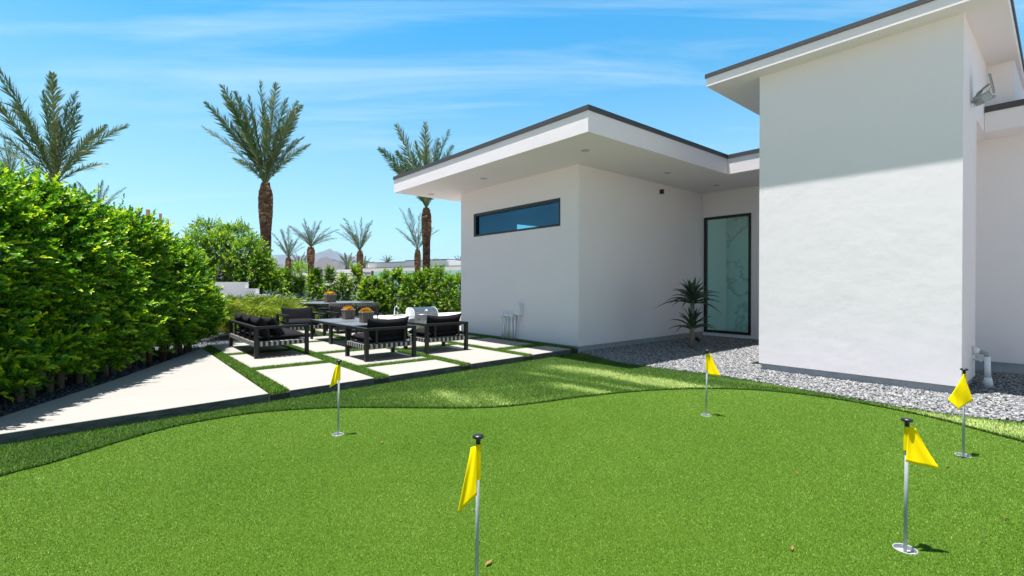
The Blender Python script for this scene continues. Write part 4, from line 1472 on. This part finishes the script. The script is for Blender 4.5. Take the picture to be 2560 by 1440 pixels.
# wooden stakes sticking out of the hedge
for i, (px, py, d, lab) in enumerate(((370, 524, 8.2, 'tallest of the brown wooden stakes rising above the hedge'), (401, 534, 8.9, 'thin brown wooden stake beside a leafy hedge tip'), (419, 549, 9.1, 'short brown wooden stake low in the hedge top'))):
    p = Vector(at(px, py, d))
    se = empty('wooden_stake', (p.x, p.y, 0.0), lab, 'stake', 'wooden stakes in the hedge')
    MB().tube([(p.x, p.y, -0.02), (p.x, p.y, p.z)], 0.030 if i == 0 else 0.024, 10).build('post', M['wood'], se, smooth=True)

# stepped white planter wall with the second hedge behind it
sw = empty('stepped_wall', (3.0, 17.2, 0.0), 'pale stepped garden wall descending to the right behind the bushes', 'wall')
q = [at(515, 712, 15.3), at(612, 712, 15.3), at(639, 712, 15.3), at(695, 712, 15.3)]
hts = [at(0, 705, 15.3)[2], at(0, 722, 15.3)[2], at(0, 737, 15.3)[2]]
mb = MB()
for i in range(3):
    a, b = q[i][:2], q[i + 1][:2]
    nn = FWD[:2] * 0.22
    mb.prism([tuple(a), tuple(b), tuple(b + nn), tuple(a + nn)], 0.0, float(hts[i]) + 0.001 * i)
mb.build('wall', M['stucco'], sw)
for i, (px, py, d, rx, w0) in enumerate(((486, 600, 15.8, .55, 1.0), (520, 563, 16.6, .62, 1.3), (556, 596, 16.2, .62, 1.3), (590, 572, 16.9, .66, 1.2), (622, 610, 16.4, .56, 1.0), (648, 652, 16.8, .45, .8), (676, 690, 16.6, .34, .6))):
    p = at(px, py, d)
    hedge_tree(p[0], p[1], w0 * 0.75, p[2], rx, rx, HANG, 620, 200 + i, 'bright ficus tree behind the stepped white garden wall', 'ficus trees behind the stepped wall', leafL=0.085, leafW=0.040, slen=0.28, n_leaf=9, taper=0.25, m='leaf_far', trunks=1, bare=0.1)

# back hedge of separate columns
BH = [(712, 668, .50), (748, 690, .46), (790, 668, .52), (826, 664, .30), (857, 678, .32), (888, 654, .34), (918, 690, .46), (945, 692, .50), (964, 672, .34), (992, 666, .48), (1020, 684, .34), (1046, 676, .50), (1073, 668, .42), (1097, 660, .44), (1122, 680, .36), (1146, 684, .36), (1172, 676, .4)]
for i, (px, py, rx) in enumerate(BH):
    d = 20.6 + 0.30 * math.sin(i * 1.7)
    p = at(px, py, d)
    n_ = int(430 * (rx / 0.45) ** 1.2)
    hedge_tree(p[0], p[1], 0.04, p[2] - 0.24, rx * 0.82, rx * 0.80, 0.3 * i, n_, 300 + i, 'young columnar ficus shrub in the row at the back of the patio', 'young ficus shrubs along the back', name='ficus_shrub', leafL=0.090, leafW=0.046, slen=0.28, n_leaf=9, taper=0.86, m='leaf_far', trunks=1, bare=0.12, cat='shrub', shoots=3)
bw = empty('boundary_wall', (10, 21, 0), 'low white boundary wall seen through gaps in the back shrubs', 'wall')
mb = MB()
a, b = at(655, 712, 22.4)[:2], at(1240, 712, 22.4)[:2]
mb.prism([tuple(a), tuple(b), tuple(b + FWD[:2] * .2), tuple(a + FWD[:2] * .2)], -0.05, 1.16)
mb.build('wall', M['far_white'], bw)


# arching ferny bushes at the end of the sofa
def fern_bush(px, py, d, size, nf, seed, label, m='fern', droop=0.42):
    p = at(px, 712, d)
    x, y, z = float(p[0]), float(p[1]), 0.03
    r = empty('fern_palm', (x, y, z), label, 'bush', 'ferny bushes beside the patio')
    R = np.random.RandomState(seed)
    Vs, Fs, Ts, n0 = [], [], [], 0
    st = MB()
    for k in range(nf):
        a = R.uniform(0, 6.28)
        el = R.uniform(0.55, 1.5)
        L = size * R.uniform(0.65, 1.1)
        d0 = np.array([math.cos(a) * math.cos(el), math.sin(a) * math.cos(el), math.sin(el)])
        ts = np.linspace(0, 1, 22)
        pts = np.array([x, y, z + 0.10]) + d0 * (L * ts)[:, None] + np.array([math.cos(a), math.sin(a), 0]) * (0.25 * L * ts ** 2)[:, None] + np.array([0, 0, -1.0]) * (droop * L * ts ** 2.4)[:, None]
        st.tube(pts[::4], [0.006 * (1 - .13 * i) for i in range(len(pts[::4]))], 4, tone=0.4)
        tg = unit(np.gradient(pts, axis=0))
        sd = unit(np.cross(tg, np.array([0, 0, 1.0])))
        for sgn in (-1, 1):
            i = np.repeat(np.arange(4, 22), 2)
            pp = pts[i] + tg[i] * R.uniform(-.02, .02, (len(i), 1))
            ll = size * 0.26 * np.sin(np.pi * np.clip(ts[i] * 0.92 + 0.05, 0, 1)) ** 0.7 * R.uniform(.8, 1.15, len(i))
            ph = R.normal(0.25, 0.6, (len(i), 1))
            un = np.cross(sd[i], tg[i])
            dd_ = unit((sd[i] * sgn * np.cos(ph) + un * np.sin(ph)) * .85 + tg[i] * 0.8 + np.array([0, 0, -0.15]) + R.normal(0, .13, (len(i), 3)))
            nn_ = unit(np.cross(dd_, R.normal(size=(len(i), 3)))) * 0.007
            V = np.stack([pp - nn_, pp + nn_ + tg[i] * .008, pp + dd_ * ll[:, None] * .6 + tg[i] * .008, pp + dd_ * ll[:, None] - np.array([0, 0, 1.0]) * (ll[:, None] * .15)], 1).reshape(-1, 3)
            F = np.arange(len(V)).reshape(-1, 4) + n0
            n0 += len(V)
            Vs.append(V); Fs.append(F)
            Ts.append(np.repeat(np.clip(R.normal(0.48, .2) + R.normal(0, .08, len(i)), 0, 1), 4))
    st.build('stems', M['twig'], r)
    np_mesh('fronds', np.concatenate(Vs), np.concatenate(Fs), M[m], r, tone=np.concatenate(Ts))


fern_bush(565, 0, 12.9, 1.55, 80, 401, 'yellow green ferny bush at the left, touching the tall hedge')
fern_bush(612, 0, 13.6, 1.60, 85, 402, 'yellow green ferny bush right behind the sofa back')
fern_bush(655, 0, 14.2, 1.55, 80, 403, 'yellow green ferny bush behind the sofa, middle of the clump')
fern_bush(694, 0, 14.9, 1.45, 75, 404, 'yellow green ferny bush next to the facing lounge chair')
fern_bush(640, 0, 15.0, 1.35, 40, 405, 'upright blue green bush in front of the stepped wall', m='bluegrass', droop=0.15)
fern_bush(738, 0, 17.4, 1.35, 44, 406, 'blue green bush behind the dining chairs under the shrubs', m='bluegrass', droop=0.2)

# tree aloe by the glass door
az = empty('tree_aloe', (10.1, 5.64, 0.03), 'dark tree aloe with two whorls of curved leaves beside the glass door', 'plant')
MB().tube([(10.1, 5.64, 0.0), (10.09, 5.64, .25), (10.11, 5.645, .6), (10.10, 5.64, 1.02)], [0.070, 0.056, 0.048, 0.046], 14).build('trunk', M['aloe_trunk'], az, smooth=True)
R = np.random.RandomState(77)


def aloe_whorl(z, n, L, spread, name):
    mb = MB()
    for k in range(n):
        t = k / n
        a = k * 2.399 + R.uniform(-.15, .15)
        el = 1.35 - spread * t + R.uniform(-.08, .08)
        ln = L * R.uniform(.85, 1.1) * (0.72 + 0.38 * t)
        zb = z + 0.20 * (1 - t)
        c = Vector((math.cos(a), math.sin(a), 0))
        pts, side = [], Vector((-c.y, c.x, 0))
        for i in range(9):
            s_ = i / 8
            pts.append(Vector((10.10, 5.64, zb)) + c * (0.04 + ln * (math.cos(el) * s_ + 0.10 * s_ * s_)) + Vector((0, 0, ln * (math.sin(el) * s_ - (0.52 * math.cos(el) + 0.05) * s_ ** 2.2))))
        vs, fs = [], []
        for i, p in enumerate(pts):
            s_ = i / 8
            w = 0.046 * (1 - s_ ** 1.9) + 0.001
            up_ = Vector((0, 0, 1)) * (0.55 * w)
            vs += [p - side * w + up_, p - up_ * .5, p + side * w + up_, p + up_ * .45]
        for i in range(8):
            for j in range(4):
                fs.append((i * 4 + j, i * 4 + (j + 1) % 4, (i + 1) * 4 + (j + 1) % 4, (i + 1) * 4 + j))
        mb.add(vs, fs, 0, float(np.clip(R.normal(.42, .18), 0, 1)))
    mb.build(name, M['aloe'], az, smooth=True)


aloe_whorl(1.02, 38, 0.68, 1.12, 'leaves')
aloe_whorl(0.44, 20, 0.56, 0.95, 'leaves')


# ------------------------------------------------------------------ palms
def palm(px, py, d, tips, trunk_w, label, zb=-0.05, flare=1.35, flare_len=1.3, leaf=0.42, lw=0.019, extra=8, seed=0, m='palm_leaf', nl=46, extra_len=0.9):
    """px, py: photo place of the crown's foot, d its distance; tips: frond tips measured there (right, up) in photo units"""
    R = np.random.RandomState(seed)
    p = at(px, py, d)
    x, y, zt = map(float, p)
    r = empty('palm_tree', (x, y, zb), label, 'palm tree', 'date palms beyond the garden')
    tr = trunk_w / 2
    Hh = zt - zb
    prof = []
    nseg = 24
    for i in range(nseg + 1):
        h = i / nseg * Hh
        w = tr
        k = (Hh - h)
        if k < flare_len:
            s_ = k / flare_len
            w = tr * (1 + (flare - 1) * math.sin(math.pi * min(1, s_ * 0.9 + 0.12)) ** 0.8) * (0.62 + 0.38 * min(1, s_ * 4))
        w *= 1 + 0.10 * max(0, 1 - h / 1.2)
        prof.append((h, w))
    hs, ws = zip(*prof)
    MB().tube([(x, y, zb + h) for h in hs], [w * 0.93 for w in ws], 14).build('trunk', M['palm_trunk'], r, smooth=True)
    trunk_o = [c for c in r.children if c.name.startswith('trunk')][0]
    # leaf bases in a spiral: thick wedges standing out of the trunk
    step = max(0.045, trunk_w * 0.19)
    per = 9
    V, T = [], []
    F = []
    nb = int(Hh / step)
    for i in range(nb):
        h = i * step
        if Hh - h > 12:
            continue
        k = Hh - h
        w = float(np.interp(h, hs, ws))
        for q_ in range(per):
            a = 2 * math.pi * (q_ + 0.5 * (i % 2)) / per + R.uniform(-.08, .08)
            c = np.array([math.cos(a), math.sin(a), 0]); s_ = np.array([-c[1], c[0], 0])
            hw = math.pi * w / per * 1.10
            upf = 1.4 if k < flare_len else 1.0
            hh = step * 1.5 * upf * R.uniform(.8, 1.2)
            out = w * (0.15 if k < flare_len else 0.16) * R.uniform(.6, 1.25)
            b = np.array([x, y, zb + h]) + c * w * 0.93
            n0 = len(V)
            V += [b - s_ * hw, b + s_ * hw, b + s_ * hw * .72 + c * out + np.array([0, 0, hh]), b - s_ * hw * .72 + c * out + np.array([0, 0, hh]), b + np.array([0, 0, hh * 1.05]) - c * w * .1 + s_ * hw * .6, b + np.array([0, 0, hh * 1.05]) - c * w * .1 - s_ * hw * .6]
            F += [(n0, n0 + 1, n0 + 2, n0 + 3), (n0 + 3, n0 + 2, n0 + 4, n0 + 5), (n0, n0 + 3, n0 + 5, n0), (n0 + 1, n0 + 4, n0 + 2, n0 + 1)]
            t0 = float(np.clip(R.normal(.34, .18), 0, .8)) + (0.12 if k < flare_len else 0)
            T += [t0 * .5, t0 * .5, t0 * 1.3, t0 * 1.3, min(1, t0 * 1.8), min(1, t0 * 1.8)]
    mb = MB()
    mb.v = [tuple(v) for v in V]
    mb.f = [tuple(dict.fromkeys(f)) for f in F]
    mb.mi = [0] * len(mb.f)
    mb.t = T
    mb.build('leaf_bases', M['palm_boot'], trunk_o)
    # fronds
    base = np.array([x, y, zt])
    sc = d / 1205.0
    fr = []
    for (tx, ty) in tips:
        lat, up_ = tx * sc, ty * sc
        away = float(np.clip(R.normal(0, 0.24), -.32, .45)) * math.hypot(lat, up_)
        fr.append((base + RGT * lat + FWD * away + np.array([0, 0, up_]), None))
    Lm = np.mean([np.linalg.norm(f[0] - base) for f in fr])
    for k in range(extra):
        a = 2 * math.pi * (k + R.uniform(-.3, .3)) / max(extra, 1)
        el = R.uniform(0.55, 1.10)
        L = Lm * R.uniform(.70, .90) * extra_len
        fr.append((base + L * (np.array([math.cos(a) * math.cos(el), math.sin(a) * math.cos(el), math.sin(el)])), None))
    Vs, Fs, Ts, n0 = [], [], [], 0
    st = MB()
    for tip, _ in fr:
        v = tip - base
        L = np.linalg.norm(v)
        hor = v.copy(); hor[2] = 0
        h_ = np.linalg.norm(hor)
        ctrl = base + hor * 0.40 + np.array([0, 0, v[2] * 0.55 + h_ * 0.10])
        n_ = nl
        ts = np.linspace(0, 1, n_)
        pts = base * ((1 - ts) ** 2)[:, None] + ctrl * (2 * ts * (1 - ts))[:, None] + tip * (ts ** 2)[:, None]
        tg = unit(np.gradient(pts, axis=0))
        st.tube(pts[::5], [max(0.004, 0.030 * trunk_w / 0.45 * (1 - i / 10)) for i in range(len(pts[::5]))], 5, tone=0.55)
        sd = unit(np.cross(tg, np.array([0, 0, 1.0]) + R.normal(0, .35, 3)))
        un = np.cross(sd, tg)
        shade = R.normal(0.40, .16)
        for sgn in (-1, 1):
            i = np.arange(int(n_ * 0.16), n_)
            pp = pts[i]
            prof_ = np.sin(np.pi * np.clip((ts[i] - 0.10) / 0.95, 0.02, 1)) ** 0.55 * (1 - 0.35 * ts[i] ** 3)
            ll = leaf * (L / 3.6) * prof_ * R.uniform(.82, 1.12, len(i))
            ph = R.normal(0.42, 0.55, (len(i), 1))
            dd_ = unit((sd[i] * sgn * np.cos(ph) + un[i] * np.sin(ph)) * R.uniform(.50, .80, (len(i), 1)) + tg[i] * 0.90 + R.normal(0, .08, (len(i), 3)))
            wv = unit(np.cross(dd_, un[i] + sd[i] * sgn * .6)) * (lw * (L / 3.6))
            e1 = pp + dd_ * ll[:, None] * .5
            e2 = pp + dd_ * ll[:, None] + np.array([0, 0, -1.0]) * (ll[:, None] * 0.07)
            V = np.stack([pp - wv * .6, pp + wv * .6, e1 + wv, e2, e1 - wv], 1).reshape(-1, 3)
            nn = len(i)
            j = np.arange(nn) * 5 + n0
            Fs.append(np.concatenate([np.stack([j, j + 1, j + 2, j + 4], 1), np.stack([j + 4, j + 2, j + 3, j + 3], 1)]))
            n0 += len(V)
            Vs.append(V)
            t_l = np.clip(shade + R.normal(0, .10, nn), 0, 0.75)
            t_l[R.uniform(size=nn) < 0.04] = 0.95
            Ts.append(np.repeat(t_l, 5))
    V = np.concatenate(Vs); F = np.concatenate(Fs); T = np.concatenate(Ts)
    mbk = MB()
    me_f = [tuple(dict.fromkeys(f)) for f in F.tolist()]
    mbk.v = V.tolist(); mbk.f = me_f; mbk.mi = [0] * len(me_f); mbk.t = T.tolist()
    crown = mbk.build('crown', M[m], r)
    st.build('frond_stems', M[m], crown)
    return r


palm(664, 462, 21, [(-128, 235), (-88, 238), (-42, 228), (40, 240), (98, 190), (118, 172), (-118, 185), (12, 180), (-62, 190), (70, 200), (-20, 205), (85, 150), (-95, 150), (25, 225), (-75, 225), (55, 170)], 0.40,
     'tall thick date palm standing alone against the sky, left of centre', flare=1.36, flare_len=2.1, seed=1, extra=10, leaf=0.60, nl=84)
palm(1066, 522, 27, [(-122, 155), (-68, 200), (-38, 182), (5, 198), (58, 192), (68, 150), (-98, 118), (28, 175), (-12, 170), (66, 120), (-82, 150), (40, 150), (-55, 160)], 0.39,
     'date palm whose crown rises behind the low roof corner', flare=1.34, flare_len=2.0, seed=2, extra=10, leaf=0.64, nl=84)
palm(137, 462, 19, [(-104, 280), (-50, 250), (5, 225), (72, 240), (128, 172), (-135, 225), (-122, 205), (45, 235), (95, 180), (-25, 230), (82, 165)], 0.46,
     'big date palm rising behind the tall hedge at far left', flare=1.3, flare_len=1.5, seed=3, extra=9, leaf=0.60, nl=84)
palm(24, 452, 25, [(-14, 106), (14, 102), (52, 84), (84, 66), (-40, 96), (-62, 70), (38, 96), (-28, 90), (70, 40)], 0.42,
     'date palm at the left edge, half hidden behind the hedge and the big palm', flare=1.3, flare_len=1.5, seed=4, extra=8, leaf=0.52)
palm(245, 535, 30, [(-48, 80), (-8, 78), (12, 74), (28, 80), (48, 72), (-62, 78), (-30, 70)], 0.40,
     'date palm showing only its frond tips above the tall hedge', flare=1.3, flare_len=1.5, seed=5, extra=4, leaf=0.5)
palm(777, 618, 37, [(-50, 52), (-32, 62), (-12, 70), (8, 66), (28, 66), (64, 46), (70, 20), (-44, 35), (48, 50)], 0.42,
     'date palm with a wide crown, third from the tall palm on its right', flare=1.3, flare_len=1.5, seed=6, extra=10, leaf=0.72, m='palm_far', extra_len=0.95)
palm(721, 645, 41, [(-38, 62), (-22, 72), (-5, 68), (8, 74), (22, 58), (26, 40)], 0.36,
     'slim date palm just right of the tall thick palm', flare=1.3, flare_len=1.5, seed=7, extra=8, leaf=0.72, m='palm_far')
palm(900, 628, 38, [(-60, 70), (-32, 78), (-8, 72), (4, 84), (36, 74), (-52, 45), (16, 70), (30, 48)], 0.38,
     'date palm with an open crown in front of the white far houses', flare=1.3, flare_len=1.5, seed=8, extra=9, leaf=0.72, m='palm_far')
palm(1044, 625, 36, [(-38, 98), (-18, 100), (-50, 52), (50, 52), (38, 58), (5, 92), (-28, 70)], 0.35,
     'date palm close behind the trunk of the palm by the roof', flare=1.3, flare_len=1.8, seed=9, extra=8, leaf=0.72, m='palm_far')
for px, py, d, sz, lab, sd in ((748, 668, 62, 38, 'small distant palm between two nearer palms, over a dark bush', 11),
                               (868, 668, 60, 36, 'small distant palm left of the open crowned palm, above a far roof', 12),
                               (968, 658, 72, 21, 'tiny distant palm top above the far white roof', 13),
                               (1148, 660, 66, 22, 'tiny distant palm top at the edge of the house wall', 14),
                               (1090, 657, 80, 12, 'very small palm tip above the far roof line', 15),
                               (648, 640, 48, 36, 'distant palm fronds left of the tall thick trunk', 16),
                               (910, 668, 62, 28, 'small distant palm right behind the open crowned palm trunk', 17)):
    palm(px, py, d, [(-sz * .9, sz * .5), (-sz * .6, sz * .9), (-sz * .2, sz), (sz * .25, sz * 1.0), (sz * .6, sz * .85), (sz * .95, sz * .5)], 0.46, lab, flare=1.3, seed=sd, extra=10, leaf=0.75, lw=0.05, m='palm_far', nl=28)

# dark bushy tree far behind
fb = at(748, 670, 58)
hedge_tree(fb[0], fb[1], 0.0, fb[2], 1.9, 1.9, 0, 420, 500, 'dark round tree between the distant palms', None, name='round_tree', leafL=0.22, leafW=0.11, slen=0.6, n_leaf=9, taper=0.2, m='leaf_far', trunks=1, bare=1.0, cat='tree')


# ------------------------------------------------------------------ houses beyond
def fbox(mb, pxa, pxb, ytop, ybot, d, depth):
    """a block facing the garden between two bearings"""
    sk = math.tan(rad(30))

    def on_line(px):
        k = (px - 1280) / 1205.0
        k0 = (1000 - 1280) / 1205.0
        return d * (1 + sk * k0) / (1 + sk * k)
    a, b = at(pxa, 712, on_line(pxa))[:2], at(pxb, 712, on_line(pxb))[:2]
    nn = (FWD[:2] + RGT[:2] * sk) / math.hypot(1, sk) * depth
    mb.prism([tuple(a), tuple(b), tuple(b + nn), tuple(a + nn)], at(0, ybot, d)[2] if ybot else -0.05, at(0, ytop, d)[2])


h2 = empty('far_house', tuple(at(1040, 712, 47)[:2]) + (0.0,), 'long white neighbouring house with pale teal walls under its flat roofs', 'house', 'white houses beyond the back shrubs')
mb = MB(); fbox(mb, 930, 1200, 676, 0, 47.6, 9); mb.build('wall', M['teal_wall'], h2)
mb = MB(); fbox(mb, 905, 1200, 669, 677, 46.6, 11); rf = mb.build('roof', M['far_white'], h2)
mb = MB(); fbox(mb, 904.5, 1200, 667.6, 668.9, 46.5, 11.2); mb.build('roof_edge', M['cap'], rf)
mb = MB(); fbox(mb, 921, 1117, 655, 667.4, 49, 8); u_ = mb.build('upper_wall', M['far_white'], h2)
mb = MB(); fbox(mb, 919, 1012, 654, 655.2, 48.8, 8.4); mb.build('roof_edge', M['cap'], u_)
mb = MB(); fbox(mb, 1012.3, 1119, 651.2, 653.0, 48.8, 8.4); mb.build('roof_edge', M['cap'], u_)
mb = MB(); fbox(mb, 1013, 1117, 652.8, 655.0, 48.9, 8.2); mb.build('parapet', M['far_white'], u_)
mb = MB(); fbox(mb, 1111, 1200, 657.5, 667.4, 48.9, 7.9); mb.build('parapet', M['far_white'], h2)
mb = MB(); fbox(mb, 1090, 1108, 686, 706, 47.55, 0.3); mb.build('window', M['far_glass'], h2)
mb = MB(); fbox(mb, 1020, 1062, 684, 712, 47.55, 0.3); mb.build('window', M['far_glass'], h2)
h3 = empty('far_house', tuple(at(830, 712, 50)[:2]) + (0.0,), 'lower white neighbouring house seen between the shrubs, left of the long one', 'house', 'white houses beyond the back shrubs')
mb = MB(); fbox(mb, 690, 935, 682, 0, 50.5, 9); mb.build('wall', M['far_white'], h3)
mb = MB(); fbox(mb, 733, 800, 679, 688, 49.2, 10); rf = mb.build('roof', M['far_white'], h3)
mb = MB(); fbox(mb, 792, 906, 681.5, 688, 49.0, 10.5); rf = mb.build('roof', M['far_white'], h3)
mb = MB(); fbox(mb, 791.5, 907, 680.2, 681.4, 48.9, 10.7); mb.build('roof_edge', M['cap'], rf)
mb = MB(); fbox(mb, 828, 884, 671, 680.1, 51, 7); u_ = mb.build('upper_wall', M['far_white'], h3)
mb = MB(); fbox(mb, 914, 934, 688, 699, 50.4, 0.3); mb.build('window', M['far_glass'], h3)
mb = MB(); fbox(mb, 792, 806, 698, 708, 50.4, 0.3); mb.build('window', M['far_glass'], h3)
gp = at(931, 677, 44)
ge = empty('gate_post', (float(gp[0]), float(gp[1]), 0), 'thin brown post before the far window', 'post')
MB().box((gp[0] - .08, gp[1] - .08, -.05), (gp[0] + .08, gp[1] + .08, gp[2])).build('post', M['wood'], ge)


# ------------------------------------------------------------------ mountains
def ridge(pts, d, depth, seed, name, rough):
    """ridge line through (photo x, height there) points at distance d, a real relief running away from the viewer"""
    nx, ny = 240, 26
    px = np.linspace(pts[0][0], pts[-1][0], nx)
    hz = np.interp(px, [p[0] for p in pts], [p[1] for p in pts])
    V = []
    for j in range(ny):
        s = j / (ny - 1)
        dist = d + (s - 0.62) * depth
        prof = math.sin(min(1, s / 0.62) * math.pi / 2) ** 1.3 if s < 0.62 else math.cos((s - 0.62) / 0.38 * math.pi / 2)
        lat = (px - 1280) / 1205.0 * dist
        q = FWD[None] * dist + RGT[None] * lat[:, None]
        zz = (712 - hz) / 1205.0 * d * prof
        f = 9.0 / depth
        nz_ = np.abs(sines(q * f, seed, 1.2)) * 0.5 + np.abs(sines(q * f, seed + 1, 2.8)) * 0.3 + np.abs(sines(q * f, seed + 2, 6.5)) * 0.2
        zz = zz * (1 - rough * nz_ * (1.0 if abs(s - 0.62) > 0.02 else 0.18)) - 4
        V.append(np.c_[q[:, 0], q[:, 1], zz])
    V = np.concatenate(V)
    i = np.arange(nx - 1)[None] + (np.arange(ny - 1) * nx)[:, None]
    F = np.stack([i, i + 1, i + nx + 1, i + nx], -1).reshape(-1, 4)
    o = np_mesh(name, V, F, M['mountain'], smooth=True)
    o['kind'] = 'structure'


ridge([(380, 712), (480, 690), (560, 668), (610, 650), (660, 655), (690, 653), (705, 652), (720, 656), (745, 650), (768, 652), (785, 645), (800, 640), (814, 636), (826, 638), (842, 645), (860, 653), (880, 659), (905, 668), (940, 678), (990, 694), (1060, 712)], 3600, 1700, 41, 'hills', 0.42)
ridge([(200, 712), (380, 690), (560, 655), (640, 634), (690, 632), (720, 634), (760, 630), (790, 624), (808, 621), (830, 620), (850, 625), (870, 632), (905, 645), (940, 655), (1010, 664), (1100, 680), (1250, 700), (1500, 712)], 9500, 4200, 47, 'mountains', 0.30)

# ------------------------------------------------------------------ the air of the valley
hz = MB().box((-7000, -1500, -1.06), (12500, 13500, 900)).build('haze', M['soil'])
hz['kind'] = 'stuff'
hm_ = bpy.data.materials.new('haze')
hm_.use_nodes = True
nt = hm_.node_tree
nt.nodes.remove(nt.nodes['Principled BSDF'])
vol = N(nt, 'ShaderNodeVolumePrincipled')
vol.inputs['Color'].default_value = (0.55, 0.78, 1.0, 1)
vol.inputs['Density'].default_value = 0.000062
vol.inputs['Anisotropy'].default_value = 0.2
nt.links.new(vol.outputs[0], nt.nodes['Material Output'].inputs['Volume'])
hz.data.materials.clear()
hz.data.materials.append(hm_)
print('OBJECTS', len(bpy.data.objects))
